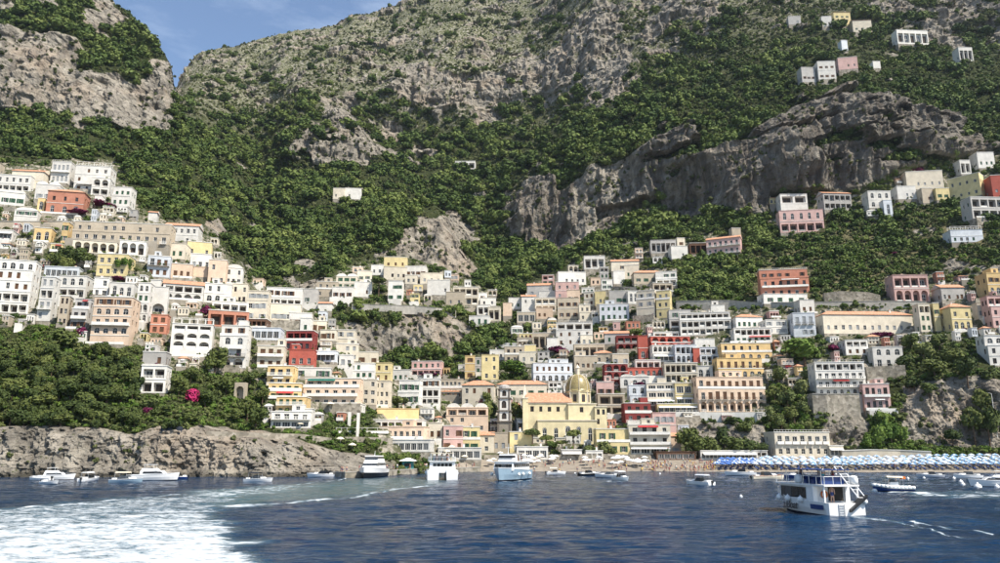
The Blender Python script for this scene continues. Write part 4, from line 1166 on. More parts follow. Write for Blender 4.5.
HOUSES['houses rising behind the church'] = """
503 512 303 316 e w 1 F house|small peach tower house at the edge of the gorge wood
508 522 298 309 w w 2 F house|white cottage behind the small peach tower house
521 536 294 313 w wn 2 G house|white gabled house among dark gardens
517 536 312 323 b s 3 F house|tan glazed terrace below the white gabled house
510 523 326 334 w w 2 V house|tiny white vaulted house in the dark wood
527 553 282 297 g w 3 G house|grey gabled house at the top of the middle quarter
539 563 291 300 w n 3 F house|long blank white terrace wall house
535 556 297 312 c ll 3 F house|cream house with two shaded floors under the long white wall
535 553 308 319 e w 3 F house|peach garden house over the dark terrace trees
555 579 282 299 p ww 3 F house|salmon house with two rows of windows high in the middle quarter
556 586 272 285 w w 5 F house|white row crowning the middle quarter
567 580 290 303 e w 2 F house|pale peach house beside the salmon house
557 579 298 319 b ww 3 F house|beige house with arched base under the salmon house
578 591 304 321 c ww 2 F house|tall cream cube beside the beige house
583 605 256 269 w l 3 F villa|white villa alone on the green slope
465 475 356 379 o www 1 F house|narrow ochre tower beside the clipped cypress
474 483 358 374 g ww 1 F house|grey shaded wall house between two yellow blocks
481 499 355 380 y www 2 F house|tall bright yellow block above the tiled palazzo
489 505 350 360 w w 2 F house|white house above the tall yellow block
504 525 346 363 b ww 3 F house|tan house with shaded front behind the bright round tree
524 536 345 356 y n 1 F house|blank yellow cube on top of the tan house
519 537 352 364 c w 2 F house|cream house front under the blank yellow cube
531 573 363 383 l wA 6 F hotel|pale blue white house with row of arched windows behind the church
532 558 333 349 b l 4 F house|stone coloured house with long dark veranda
547 558 338 352 w n 1 F house|plain white stair block beside the stone veranda house
556 593 320 346 w lww 4 R villa|stepped white villa with roof terraces above purple creepers
573 605 344 359 b l 4 F house|beige house with continuous dark veranda
573 597 356 371 b w 4 F house|beige house with arched door behind the dome
580 593 335 346 c w 2 F house|cream block at the foot of the stepped white villa
462 496 380 406 c ww 4 T palazzo|cream palazzo with tiled hip roof beside the bell tower
497 547 380 398 c w 5 T palazzo|long cream building with terracotta roof behind the nave
440 463 390 398 c w 4 T house|low cream house with terracotta roof over clipped hedge
446 489 404 432 e lww 4 V house|peach house with white vaulted top floor near the bell tower
480 494 432 453 c ww 1 G house|narrow cream gabled house on the seafront
492 508 433 453 b w 2 F house|tan stone house with scalloped parapet on the seafront
508 532 432 453 y ww 2 F house|pale yellow seafront house with two small windows
514 541 419 431 l s 5 F house|blue white glazed house under the nave
"""
HOUSES['houses on the eastern terraces'] = """
610 639 258 271 c w 4 G house|cream barn with long pitched roof on the upper terraces
612 625 271 284 w w 2 F house|white cottage below the cream barn
624 639 265 279 c w 2 F house|cream gable end house attached to the barn
631 665 269 284 b w 4 T house|tan house with broad tile roof on the upper terraces
655 677 271 286 w wl 3 F house|white house stepping below the broad tile roof
649 673 283 292 b l 3 F house|low tan house with dark veranda above the yellow block
649 676 240 253 g l 5 F house|grey house with blue shaded loggia under the wooded ridge
668 688 246 259 w w 2 F house|white cube with single window by the grey loggia house
675 685 238 247 c w 1 F house|tiny cream house with red flank
687 707 243 254 k l 3 F house|brown house in the shade of the pink palazzo
706 742 235 254 p bb 6 G!-24 palazzo|pink red palazzo with pale roof high on the green slope
729 741 228 237 b n 1 F house|small tan block behind the pink red palazzo
608 629 291 305 g w 3 F house|grey flat house with three windows on the middle terraces
626 639 291 304 w A 2 F house|white house with pair of arches beside the grey flat house
636 658 290 317 c www 2 F!-24 house|shaded cream flank block of the tall yellow house
656 672 290 318 y www 2 F!-24 house|tall bright yellow house with three floors on the terraces
584 597 292 306 c ww 2 F!-24 house|cream shaded house with yellow neighbour
595 606 291 306 y w 1 F house|small vivid yellow house front
599 629 304 321 l wd 5 F house|pale grey house with five iron balconies
667 691 310 328 g wl 2 F house|grey pink house with two large dark windows
678 731 310 335 w lll 8 R hotel|long white hotel with three floors of continuous verandas
709 725 305 313 w n 1 F house|white rooftop block above the long veranda hotel
729 763 313 329 w w 5 T house|white house with tiled roof beside the long veranda hotel
759 788 320 334 w ww 4 F house|white house under the salmon hotel road wall
730 772 328 343 w lb 6 F hotel|white terrace hotel with flower balconies above the ochre hotel
604 629 330 344 g w 3 G house|grey white gabled house next to the maroon loggias
615 639 336 351 d la 3 F house|maroon house with white framed loggias
637 648 336 360 r nA 1 F house|vivid red stair tower house
647 691 336 349 r aa 5 F house|red house with row of arches under a white top
651 679 332 339 w w 4 F house|white attic over the red arched house
691 715 339 348 w n 3 F house|white garden wall house over the pale blue loggias
649 674 345 362 w as 4 F house|white house with arches above striped awning
610 629 354 366 b w 3 F house|tan house below the maroon loggias
594 612 350 364 b w 2 T house|tan house with peach tiled roof
671 697 345 364 l la 4 F house|pale blue house with two tiers of loggias
692 700 348 363 r n 1 F house|thin red wall house between pale blue houses
697 719 347 362 l ll 3 F house|shaded blue house beside the thin red wall
602 628 364 387 d aaa 3 F house|maroon house with three tiers of white arches behind the dome
633 661 360 370 w l 4 F house|white upper loggias of the red arcade house
625 664 368 378 r A 6 F house|red arcade house with white arch surrounds
662 698 363 383 c ll 6 F house|cream house with two long dark verandas
695 713 366 380 w A 2 F house|white house with two arches next to the ochre hotel
712 764 358 379 o bA 6 F hotel|lower floors of the ochre arched hotel
717 772 343 361 o wA 6 F hotel|upper floors of the ochre arched hotel
691 766 377 412 e dda 9 F hotel|long cream hotel with rows of balconies and arcade above the beach pines
646 675 383 406 c sss 3 F house|cream block of large picture windows
673 693 383 407 y ss 2 F house|yellow block of large picture windows by the long cream hotel
654 699 404 414 y s 7 F house|low yellow glazed row below the picture window blocks
627 649 385 406 l AA 2 F house|blue white house with dark arched doors
619 649 375 388 w A 3 V house|white vaulted house under the red arcade
596 614 382 397 p w 2 F house|dusty pink house behind the church apse
595 625 394 416 b ll 2 F house|tan house with deep dark openings next to the church annexe
621 652 403 423 d bb 3 F house|raspberry red house with white balconies
651 676 413 437 p wn 3 F house|mauve pink house above the beach buildings
627 671 425 455 c bbs 4 F restaurant|cream beach building with white awnings and balconies
667 681 433 455 e ww 1 G house|small peach house with tiled roof by the beach pines
593 630 429 455 y ww 3 F house|deep yellow beach house behind small trees
794 815 300 314 w w 2 F house|white house under the coast road parapet
788 816 313 337 l dw 3 F house|ice white house with tall balcony windows
814 914 310 334 c w 12 T palazzo|very long cream convent with terracotta roof
914 932 304 332 c lww 2 F house|pale house with brown roof loggia beside the long convent
930 941 303 331 y ww 1 F house|slim pale yellow tower house
940 973 302 331 y wA 3 T house|pale yellow house with tiled roof and arched door
973 985 303 319 c w 1 F house|small cream house by the pink corner house
983 1008 295 328 p lww 2 F house|pink house with white framed top windows
978 1010 335 366 w Aww 2 F house|white house with blue arched window on the cliff edge
866 904 347 367 w Ab 3 F house|white house with green awning and white veranda
838 869 340 355 w lw 3 F house|white villa next to the big round tree
808 866 360 396 w lbbA 7 R!-4 hotel|white terraced hotel on a stone rampart above the beach
857 891 384 411 p bb 4 F hotel|pink white hotel on stilts beside the ivy slope
757 809 267 297 t wbb 6 R hotel|salmon red hotel with pale pilasters beside the coast road
757 808 294 304 w w 4 F hotel|white plinth storey under the salmon red hotel
776 824 210 232 p Al 5 F villa|long pink villa with arched windows and shaded loggia
776 808 194 213 w ln 2 F villa|white modern villa under the grey cliff
817 852 190 210 g ll 5 G villa|grey villa with wide white roof under the cliff
862 892 191 208 w AA 3 F villa|white villa with three blue arched windows
880 893 200 217 l A 1 F house|pale blue garden tower below the arched villa
891 917 186 199 w w 3 F house|white wing between arched villa and cream villa
901 944 171 189 c w 5 F villa|cream villa under the purple creeper on the cliff
916 934 188 203 b w 2 F house|tan brick house below the cream villa
929 951 188 200 y w 2 F house|low yellow house between tan and big yellow house
947 984 176 198 y ww 4 F!-48 house|large plain yellow house with white flank
953 972 160 174 w l 2 F house|white house with wide loggia under the upper trees
970 996 152 168 w w 3 F house|white houses on the crest of the eastern slope
985 1008 175 197 r w 2 F house|red house at the end of the eastern ridge
962 1008 197 219 g ll 4 F house|grey terraced house with white canopies
943 984 226 242 l nw 5 P house|long blue grey wall house with white pergola
886 930 275 302 p la 4 F villa|rose villa with white arched porch beside the coast road
932 966 283 302 g w 5 G house|low grey stone house beside the rose villa
977 1010 273 296 o wA 3 F house|orange yellow house with arched windows at the road
764 831 430 457 c dw 7 R!6 villa|cream beach villa with blue balcony and roof terrace
826 844 446 457 c s 3 F house|low cream annexe with glazed veranda on the beach
"""
HOUSES['villas high on the mountain'] = """
830 851 10 26 y ww 3 G villa|yellow villa high under the summit cliff
819 832 16 26 w w 2 F villa|white cottage beside the yellow villa under the summit cliff
849 872 18 32 c w 3 G villa|cream house with pale roof high under the summit cliff
892 929 30 44 w l 5 F villa|long white villa with shaded front under the summit cliff
953 974 47 61 w l 3 F villa|white terrace villa near the dark cliff cleft
797 816 67 82 g w 3 F house|grey house in the upper hamlet
814 836 61 79 w ww 3 F house|white house in the upper hamlet
835 858 57 69 p w 3 F house|pink roofed house in the upper hamlet
838 848 40 50 l w 1 F house|small pale tower on the olive slope
786 801 16 24 g w 2 F house|grey farmhouse on the upper slope
869 881 61 68 w n 2 F house|tiny white farm shed on the olive slope
333 346 188 199 c w 2 F house|small cream farmhouse alone in the deep wood
345 362 188 199 w w 2 F house|white farmhouse alone in the deep wood
455 476 161 169 w l 3 F house|white terrace below the arched cave in the mountain
"""
for grp, txt in HOUSES.items():
    for line in txt.strip().splitlines():
        spec, label = line.split('|'); q = spec.split()
        house(float(q[0]), float(q[1]), float(q[2]), float(q[3]), q[4], q[5], int(q[6]), label, q[7][0], q[8], group=grp, yaw=float(q[7][2:]) if '!' in q[7] else None)

# ------------------------------------------------------------------ the domed church
def church():
    d = hit(566, 440) - 1
    def at(px, py): 
        u, v = uv(px, py); return float(u * d), float(HC + v * d)
    x0, zb = at(526, 441)
    o = empty('church', (0, d, 0), 0, label='pale yellow church with long nave and tall majolica dome', cat='church')
    Y = WM('y'); C_ = 'plaster_cream'; lem = 'plaster_lemon'
    t = lambda px, py: at(px, py)
    rg = random.Random(4)
    def block(nm, pxa, pxb, yt, yb, y0, dep, rows, bays, mat, sideb=0):
        xa, za = t(pxa, yb); xb, zt = t(pxb, yt); mb = MB(); wins = []
        facade(mb, (xa, y0, za), (1, 0, 0), (0, 1, 0), xb - xa, zt - za, rows, bays, mat, rg, wins)
        for X, N, O in (((0, -1, 0), (1, 0, 0), (xa, y0 + dep, za)), ((0, 1, 0), (-1, 0, 0), (xb, y0, za))):
            facade(mb, O, X, N, dep, zt - za, 'n', 0, mat, rg, [])
        mb.face([(xa, y0, zt), (xb, y0, zt), (xb, y0 + dep, zt), (xa, y0 + dep, zt)], mat)
        mb.box(xa - .25, xb + .25, y0 - .25, y0 + dep, zt + .003, zt + .4, C_)
        b = mb.build(nm, o)
        for kind, p, ww, hh, n2 in wins: put(WIN[kind or 'brown'], 'window', b, p, 0, (ww, 1, hh))
        return xa, xb, za, zt
    block('aisle', 538, 597, 421, 446, 0, 10, 'A', 5, lem)
    xa, xb, za, zt = block('nave', 527, 573, 403, 446, 3.5, 14, 'wnnn', 5, lem)
    # pitched nave roof
    mb = MB(); dep = 14; zr = t(550, 393)[1] - .2; e = .4; y0 = 3.5
    A, B = (xa, y0 - e, zt + .4), (xb, y0 - e, zt + .4); Cc, Dd = (xb, y0 + dep / 2, zr + 1.0), (xa, y0 + dep / 2, zr + 1.0)
    E2, F2 = (xb, y0 + dep + e, zt + .4), (xa, y0 + dep + e, zt + .4)
    mb.face([A, B, Cc, Dd], 'roof_tile'); mb.face([E2, F2, Dd, Cc], 'roof_tile'); mb.face([F2, A, Dd], lem); mb.face([B, E2, Cc], lem)
    mb.build('nave_roof', o)
    # gabled west front with its pinnacle
    xg, _ = t(523, 400); xg2, _ = t(528.5, 400); _, zg = t(525, 398); zt2 = t(525, 383)[1]
    mb = MB(); mb.box(xg, xg2 - .02, 3.2, 18, za - 3, zg, lem); mb.rings([[(xg, 9, zg), (xg2, 9, zg), (xg2, 11.5, zg), (xg, 11.5, zg)], [((xg + xg2) / 2 - .2, 10, zt2), ((xg + xg2) / 2 + .2, 10, zt2), ((xg + xg2) / 2 + .2, 10.4, zt2), ((xg + xg2) / 2 - .2, 10.4, zt2)]], C_)
    mb.box(xg - .15, xg2 + .1, 3.0, 18.2, zg + .003, zg + .35, C_)
    mb.build('west_front', o)
    xa, xb, za, ztc = block('crossing', 569.5, 597, 404, 446, 2.5, 15, 'wnnn', 1, lem)
    block('annexe', 596.2, 607, 407, 446, 1.2, 10, 'wwnn', 2, lem)
    # drum, dome and lantern
    cx = (t(568, 390)[0] + t(593, 390)[0]) / 2; r = (t(593, 390)[0] - t(568, 390)[0]) / 2; cy = 2.5 + 7.5
    _, zd0 = t(580, 405.5); _, zd1 = t(580, 389.5); ztop = t(580, 372)[1]; zl = t(580, 365.5)[1]; zt = t(580, 361.5)[1]
    mb = MB(); n = 8; mb.lathe([(r * .98, zd0), (r * .98, zd1 - .5), (r * 1.06, zd1 - .45), (r * 1.06, zd1)], lem, 8, (cx, cy))
    dr = mb.build('drum', o)
    for k in range(8):
        a = math.pi / 8 + k * math.pi / 4 - math.pi / 2 - math.pi / 8
        # pilaster on each corner, window in each face
        rr = r * .98
        mbp = MB(); b = k * math.pi / 4; mbp.box(cx + rr * math.cos(b) - .28, cx + rr * math.cos(b) + .28, cy + rr * math.sin(b) - .28, cy + rr * math.sin(b) + .28, zd0, zd1 - .5, C_)
        mbp.build('pilaster', dr)
        fa = k * math.pi / 4 + math.pi / 8; ap = rr * math.cos(math.pi / 8) + .06
        put(WIN['brown'], 'window', dr, (cx + ap * math.cos(fa), cy + ap * math.sin(fa), zd0 + (zd1 - zd0) * .28), fa + math.pi / 2, (r * .30, 1, (zd1 - zd0) * .48))
    mb = MB(); prof = []
    for q in np.linspace(0, 1, 12):
        prof.append((r * 1.0 * math.cos(q * 1.45) ** .82, zd1 + (ztop - zd1) * math.sin(q * 1.45) / math.sin(1.45)))
    mb.lathe([(r * 1.03, zd1)] + prof, 'majolica', 24, (cx, cy), True); do = mb.build('dome', o, True)
    for k in range(8):
        mb = MB(); a = k * math.pi / 4; pts = [(p[0] * 1.012, p[1]) for p in prof[:-1]]
        for (r0, z0), (r1, z1) in zip(pts, pts[1:]):
            mb.tube((cx + r0 * math.cos(a), cy + r0 * math.sin(a), z0), (cx + r1 * math.cos(a), cy + r1 * math.sin(a), z1), .13, .13, C_, 5, False)
        mb.build('rib', do)
    mb = MB(); lr = r * .17
    mb.lathe([(lr * 1.4, ztop - .4), (lr * 1.4, ztop), (lr, ztop + .05), (lr, zl - .1), (lr * 1.3, zl), (lr * 1.0, zl + .35), (lr * .35, zt - .4), (.05, zt)], C_, 10, (cx, cy)); mb.build('lantern', o)
    mb = MB(); mb.box(cx - .06, cx + .06, cy - .06, cy + .06, zt - .1, zt + 1.3, 'iron'); mb.box(cx - .4, cx + .4, cy - .05, cy + .05, zt + .75, zt + .87, 'iron'); mb.build('cross', o)
    # bell tower, standing apart
    dt = hit(504, 436) - 1
    u0, u1 = float(uv(497.3, 410)[0]) * dt, float(uv(510.8, 410)[0]) * dt; w = u1 - u0
    zz = lambda py: float(HC + uv(504, py)[1] * dt)
    o2 = empty('bell_tower', ((u0 + u1) / 2, dt, zz(434)), R(-4), label='white and dark stone bell tower with stacked cornices beside the church', cat='bell tower')
    base = zz(434); lev = [434, 421, 410.2, 397.6, 388.5]
    for k in range(4):
        za, zb_ = zz(lev[k]) - base, zz(lev[k + 1]) - base; ww = w * (1 - .05 * k)
        mb = MB(); wins = []
        rows = 'A' if k in (1, 2, 3) else 'n'
        facade(mb, (-ww / 2, w / 2 - ww / 2, za), (1, 0, 0), (0, 1, 0), ww, zb_ - za, rows, 1, 'plaster_white' if k else 'plaster_stone', rg, wins)
        for X, N, O in (((0, -1, 0), (1, 0, 0), (-ww / 2, w / 2 + ww / 2, za)), ((0, 1, 0), (-1, 0, 0), (ww / 2, w / 2 - ww / 2, za))):
            facade(mb, O, X, N, ww, zb_ - za, rows, 1, 'plaster_white' if k else 'plaster_stone', rg, [])
        mb.face([(ww / 2, w / 2 + ww / 2, za), (-ww / 2, w / 2 + ww / 2, za), (-ww / 2, w / 2 + ww / 2, zb_), (ww / 2, w / 2 + ww / 2, zb_)], 'plaster_white')
        st = mb.build('storey', o2)
        for kind, p, wd, hh, n2 in wins: put(WIN['dark'], 'belfry_opening', st, p, 0, (wd * 1.2, 1, hh * .95))
        for s in (-1, 1):
            mb = MB(); mb.box(s * ww * .43 - ww * .07, s * ww * .43 + ww * .07, w / 2 - ww / 2 - .15, w / 2 - ww / 2 + .3, za, zb_ - .45, 'plaster_tuff'); mb.build('pilaster', st)
        mb = MB(); mb.box(-ww / 2 - .4, ww / 2 + .4, w / 2 - ww / 2 - .4, w / 2 + ww / 2 + .4, zb_ - .42, zb_ + .003, 'plaster_tuff'); mb.build('cornice', o2)
    mb = MB(); zb_ = zz(388.5) - base; zt = zz(384) - base
    mb.lathe([(w * .44, zb_), (w * .42, zb_ + (zt - zb_) * .5), (w * .28, zb_ + (zt - zb_) * .85), (.1, zt)], 'plaster_grey', 10, (0, w / 2)); mb.build('cap', o2)
    mb = MB(); mb.box(-w / 2, w / 2, 0, w, -8, 0, 'plaster_stone'); mb.build('foundation', o2)
m_wall('plaster_lemon', (.74, .64, .40)); m_wall('plaster_tuff', (.17, .145, .12))
def m_majolica():
    t = NT('majolica'); t.set(.35, .5)
    p = t.obj(); v = t.new('ShaderNodeTexVoronoi'); v.inputs['Scale'].default_value = 2.2; t.link(p, v.inputs[0])
    n = t.noise(p, .8, 4, .6)
    c = t.ramp(v.outputs['Color'], [(.2, (.20, .155, .06)), (.6, (.31, .245, .10)), (.9, (.19, .17, .07))])
    t.base(t.mix(t.val(n, .4, .7, 0, .5), c, (.24, .18, .085)))
m_majolica()
church()

# ------------------------------------------------------------------ walls, roads, waterfront
def ribbon(name, pts, thick, mat, label, cat, group=None, cap=None, kind='thing', sink=2.5, rail=False, lift=0.0):
    """a wall following the ground: pts are (px, top y, base y) in the photo; its distance is that of the ground at its base"""
    P = []
    ds = [hit(p[0], p[2]) for p in pts]
    ds = [seat(p[0], p[2]) if d_ > 400 else d_ for p, d_ in zip(pts, ds)]
    for (px, yt, yb), d in zip(pts, ds):
        d -= .6
        u, vt = uv(px, yt); _, vb = uv(px, yb)
        P.append((float(u * d), d, HC + float(vb) * d - sink, HC + float(vt) * d))
    mb = MB()
    rings = []
    for x, y, z0, z1 in P: rings.append([(x, y, z0), (x, y, z1), (x, y + thick, z1), (x, y + thick, z0)])
    mb.rings(rings, mat)
    root = mb.build(name)
    tag(root, label, cat, group, 'structure' if cat == 'road' else kind)
    if cap:
        c = MB(); c.rings([[(x, y - .18, z1 + .003), (x, y - .18, z1 + .2), (x, y + thick + .1, z1 + .2), (x, y + thick + .1, z1 + .003)] for x, y, z0, z1 in P], cap)
        c.build('coping', root)
    if rail:
        c = MB()
        for (x, y, z0, z1), (x2, y2, _, z2) in zip(P, P[1:]):
            c.tube((x, y + .1, z1 + 1.0), (x2, y2 + .1, z2 + 1.0), .05, .05, 'frame_white', 4)
            n = max(2, int(abs(x2 - x) / 1.3))
            for k in range(n + 1):
                f = k / n; c.box(x + (x2 - x) * f - .05, x + (x2 - x) * f + .05, y + (y2 - y) * f + .05, y + (y2 - y) * f + .15, z1 + (z2 - z1) * f + .18, z1 + (z2 - z1) * f + 1.0, 'frame_white', 'tb')
        c.build('railing', root)
    return root
t = NT('slate_net'); t.set(.9, .1); t.base(t.ramp(t.noise(t.pos(), .8, 5, .6), [(.3, (.02, .025, .035)), (.7, (.06, .07, .09))]))
ribbon('viaduct_road', [(352,304,308.5),(370,304.6,308.8),(392,305.2,309.4),(415,306,310),(436,308,311.5),(456,310.5,313.5)], 6, 'concrete', 'grey viaduct road curving across the rocky knoll', 'road', cap='concrete')
ribbon('coast_road', [(676,301,306),(730,300.5,307),(757,302.6,308),(800,302.4,307.6),(850,301.6,306.5),(885,301,306),(926,301.5,305)], 7, 'concrete', 'grey coast road parapet wall running past the salmon hotel', 'road', cap='concrete')
ribbon('corniche_road', [(-20,221,226),(20,221.5,226),(50,221.5,226),(72,221,226)], 6, 'plaster_tan', 'tan corniche road wall leading to the long palazzo', 'road', cap='concrete')
ribbon('rampart', [(812,394,418),(826,394,418),(845,394,417),(859,394,416)], 5, 'masonry', 'high stone rampart carrying the white terraced hotel', 'wall', cap='concrete')
ribbon('rampart', [(866,367,384),(885,366,382),(905,365,378)], 4, 'masonry', 'dark stone retaining wall below the white house with green awning', 'wall')
ribbon('terrace_balustrade', [(676,413,417),(700,412.5,418),(735,412.5,418),(770,412,418)], 3, 'plaster_white', 'white balustraded terrace under the long cream hotel', 'terrace', rail=True)
ribbon('rampart', [(674,417,431),(690,417,432),(702,418,430)], 3, 'masonry', 'grey stone wall beside the mauve pink house', 'wall')
ribbon('rampart', [(824,293,303),(840,291,303),(868,292,303),(880,295,303)], 2, 'masonry', 'tall streaked grey retaining wall above the coast road', 'wall')
ribbon('rampart', [(161,426,438),(170,425,441),(182,427,437)], 2, 'slate_net', 'dark slate netting hung over the sea cliff', 'netting')
ribbon('cliff_path', [(206,431,436),(232,432,437),(262,433,438),(300,434,439),(330,438,442)], 2.5, 'masonry', 'stone walled path along the top of the sea cliff', 'path')
ribbon('garden_terrace', [(336,431,433),(352,431,433),(372,431,433),(388,431,433)], 3, 'plaster_white', 'white terrace slab on the rocks beneath the ochre hotel', 'terrace', rail=True, sink=.2)
ribbon('garden_terrace', [(338,437,440),(360,437,441),(392,438,444)], 3, 'masonry', 'low stone terrace above the pier', 'terrace')
ribbon('beach_wall', [(842,451,459),(870,450,459),(900,450.5,459),(931,452,459.5)], 3, 'plaster_cream', 'long cream sea wall behind the beach umbrellas', 'wall', cap='frame_white')
ribbon('promenade_wall', [(484,455,460),(540,455,460),(600,454,460),(650,455,460)], 2, 'masonry', 'low stone promenade wall behind the shingle beach', 'wall')
for a, b, c, lab in ((348, 350.4, (412, 427), 'upper'), (357, 359.4, (413, 439), 'taller')):
    ribbon('concrete_pillar', [(a, c[0], c[1]), (b, c[0], c[1])], 1.4, 'plaster_white', 'white concrete pillar under the ochre hotel, the %s of two' % ('shorter' if lab == 'upper' else lab), 'pillar')
# ruined arch in the cliff garden
def ruin():
    p = place(239, 401); mb = MB(); s = p.y / F
    rgx = random.Random(1)
    w = 11 * s; h = 17 * s
    facade(mb, (-w / 2, 0, 0), (1, 0, 0), (0, 1, 0), w, h, 'a', 1, WM('b'), rgx, [])
    mb.box(-w / 2, w / 2, .02, 2.2, h + .003, h + .4, 'plaster_tan'); mb.box(-w / 2, -w / 2 + .3, .02, 2.2, -2, h, 'plaster_tan'); mb.box(w / 2 - .3, w / 2, .02, 2.2, -2, h, 'plaster_tan')
    tag(mb.build('stone_arch', None, loc=p), 'tan stone garden arch among the dark trees of the cliff', 'arch')
ruin()
# quay along the rocks
def quay():
    edge = [(258, 477.4), (285, 475.6), (320, 476.2), (345, 478.2), (375, 477.2), (400, 475), (425, 473.8), (448, 473), (480, 471.8)]
    A = [sea_hit(*e) for e in edge]
    mb = MB(); w = 7
    rings = []
    for i, p in enumerate(A):
        h = 1.35 if i > 2 else 1.0
        rings.append([(p.x, p.y, -2), (p.x, p.y, h), (p.x, p.y + w, h), (p.x, p.y + w, -2)])
    mb.rings(rings, 'masonry')
    o = mb.build('pier'); tag(o, 'low stone pier along the foot of the rocks', 'pier', kind='thing')
    c = MB(); c.rings([[(r[1][0], r[1][1] - .12, r[1][2] + .003), (r[1][0], r[1][1] - .12, r[1][2] + .22), (r[1][0], r[1][1] + .9, r[1][2] + .22), (r[1][0], r[1][1] + .9, r[1][2] + .003)] for r in rings], 'concrete'); c.build('coping', o)
quay()
# seafront shops and canopies
SHOPS = """
438 482 448 460 w s 6 F restaurant|white seafront restaurant row with deep red awnings
516 548 447 460 w s 4 F restaurant|white awning restaurant below the pale yellow seafront house
560 582 450 460 g s 3 F restaurant|grey glazed beach restaurant under the stone pines
584 603 451 460 w s 3 F restaurant|cream canopy restaurant in front of the small trees
653 696 452 460 k s 6 F restaurant|long black beach canopy with open front
696 758 451 460 w s 14 F house|long white row of bathing cabins with small dark windows
744 768 451 459 g l 3 F house|green roofed bar beside the bathing cabins
"""
for line in SHOPS.strip().splitlines():
    spec, label = line.split('|'); q = spec.split()
    house(float(q[0]), float(q[1]), float(q[2]), float(q[3]), q[4], q[5], int(q[6]), label, q[7], q[8], group='seafront restaurants and cabins', yaw=0, dep=6)

# ------------------------------------------------------------------ the smaller houses and terrace walls that fill the slope
def fillers():
    block = ([(364, 390, 275, 303), (350, 460, 301, 315), (676, 926, 299, 309), (790, 822, 332, 366), (185, 262, 372, 436), (500, 527, 356, 378)])
    rg = random.Random(99)
    cov = np.zeros((563, 1000), bool); inn = np.zeros((563, 1000), bool)
    yy, xx = np.mgrid[0:563, 0:1000].astype(float)
    for p in TOWN: inn |= inpoly(xx, yy, p)
    for p in BEACH: inn &= ~inpoly(xx, yy, p)
    for x0, x1, y0, y1 in USED_RECTS + block: cov[max(0, int(y0)):int(y1) + 1, max(0, int(x0)):int(x1) + 1] = True
    cols = 'wwwwccceeyobglpt'
    words_ = dict(o='ochre', p='pink', t='terracotta', w='white', c='cream', l='pale blue', g='grey', b='tan', e='peach', y='yellow')
    zone = lambda x, y: ('on the headland spur' if x < 300 else 'above the pier' if x < 470 and y > 330 else 'on the knoll' if x < 470 else 'behind the church' if x < 600 else 'on the eastern terraces')
    done = 0; spots = []
    for _ in range(16000):
        w, h = rg.uniform(6.5, 16), rg.uniform(5.5, 12)
        x, y = rg.uniform(0, 1000 - w), rg.uniform(170, 448 - h)
        a = (slice(int(y), int(y + h) + 1), slice(int(x), int(x + w) + 1))
        if inn[a].mean() < .9 or cov[a].mean() > .27: continue
        cov[a] = True
        if y < 262 and x > 560 and rg.random() < .6: continue
        k = rg.choice(cols); rows = rg.choice(['w', 'w', 'l', 'A', 'b', 'a']) if h < 9.5 else rg.choice(['ww', 'wl', 'wA', 'bw', 'wa', 'lw', 'bb'])
        feat = {'l': 'a dark veranda', 'A': 'arched windows', 'b': 'a long balcony', 'a': 'an open arcade', 'w': 'small windows'}[rows[-1]]
        roof = rg.choice('FFFFRVPT') if k != 'l' else 'F'
        rf = {'F': 'flat', 'R': 'railed flat', 'V': 'vaulted', 'P': 'pergola topped', 'T': 'tiled'}[roof]
        house(x, x + w, y, y + h, k, rows, max(2, int(w / 4.2)), 'small %s house with %s roof and %s %s' % (words_[k], rf, feat, zone(x, y)), roof, 'house', group='small houses wedged between the terraces')
        done += 1
    walls = 0
    for _ in range(6000):
        w, h = rg.uniform(12, 34), rg.uniform(2.2, 4.2)
        x, y = rg.uniform(0, 1000 - w), rg.uniform(178, 446)
        a = (slice(int(y), int(y + h) + 1), slice(int(x), int(x + w) + 1))
        if inn[a].mean() < .9 or cov[a].mean() > .12: continue
        if walls > 130: break
        cov[a] = True
        mt, wd = rg.choice([('masonry', 'stone'), ('plaster_white', 'white'), ('plaster_stone', 'plastered'), ('masonry', 'stone')])
        rl = rg.random() < .4
        dy = rg.uniform(-1, 1)
        ribbon('terrace_wall', [(x, y, y + h), (x + w / 2, y + dy * .5, y + h + dy * .5), (x + w, y + dy, y + h + dy)], 1.2, mt, 'low %s terrace wall%s %s' % (wd, ' with white railing' if rl else '', zone(x, y)), 'wall', group='low terrace walls between the houses', rail=rl, sink=1.5)
        walls += 1
    print('FILL', done, walls)
fillers()

# ------------------------------------------------------------------ single trees
PINE_C = [crown_mesh('crown_pine', 400 + i, MATS['leaf_pine'], 9, 420, .11, .95) for i in range(4)]
BROAD_C = [crown_mesh('crown_broad', 420 + i, MATS['leaf_bright'], 9, 420, .11, .95) for i in range(3)]
OLIVE_C = [crown_mesh('crown_olive_tree', 440 + i, MATS['leaf_olive'], 8, 340, .12, .9) for i in range(3)]
UMB_C = [crown_mesh('crown_umbrella', 460 + i, MATS['leaf_pine'], 9, 420, .10, 1, True) for i in range(2)]
MAG_C = [crown_mesh('crown_magenta', 470, MATS['flower_magenta'], 8, 380, .11, .85)]
PUR_C = [crown_mesh('crown_purple', 471 + i, MATS['flower_purple'], 7, 300, .13, .75) for i in range(2)]
TRUNK = [trunk_mesh('trunk', 500 + i) for i in range(3)]
TALL = trunk_mesh('trunk_tall', 510, .86, .03)
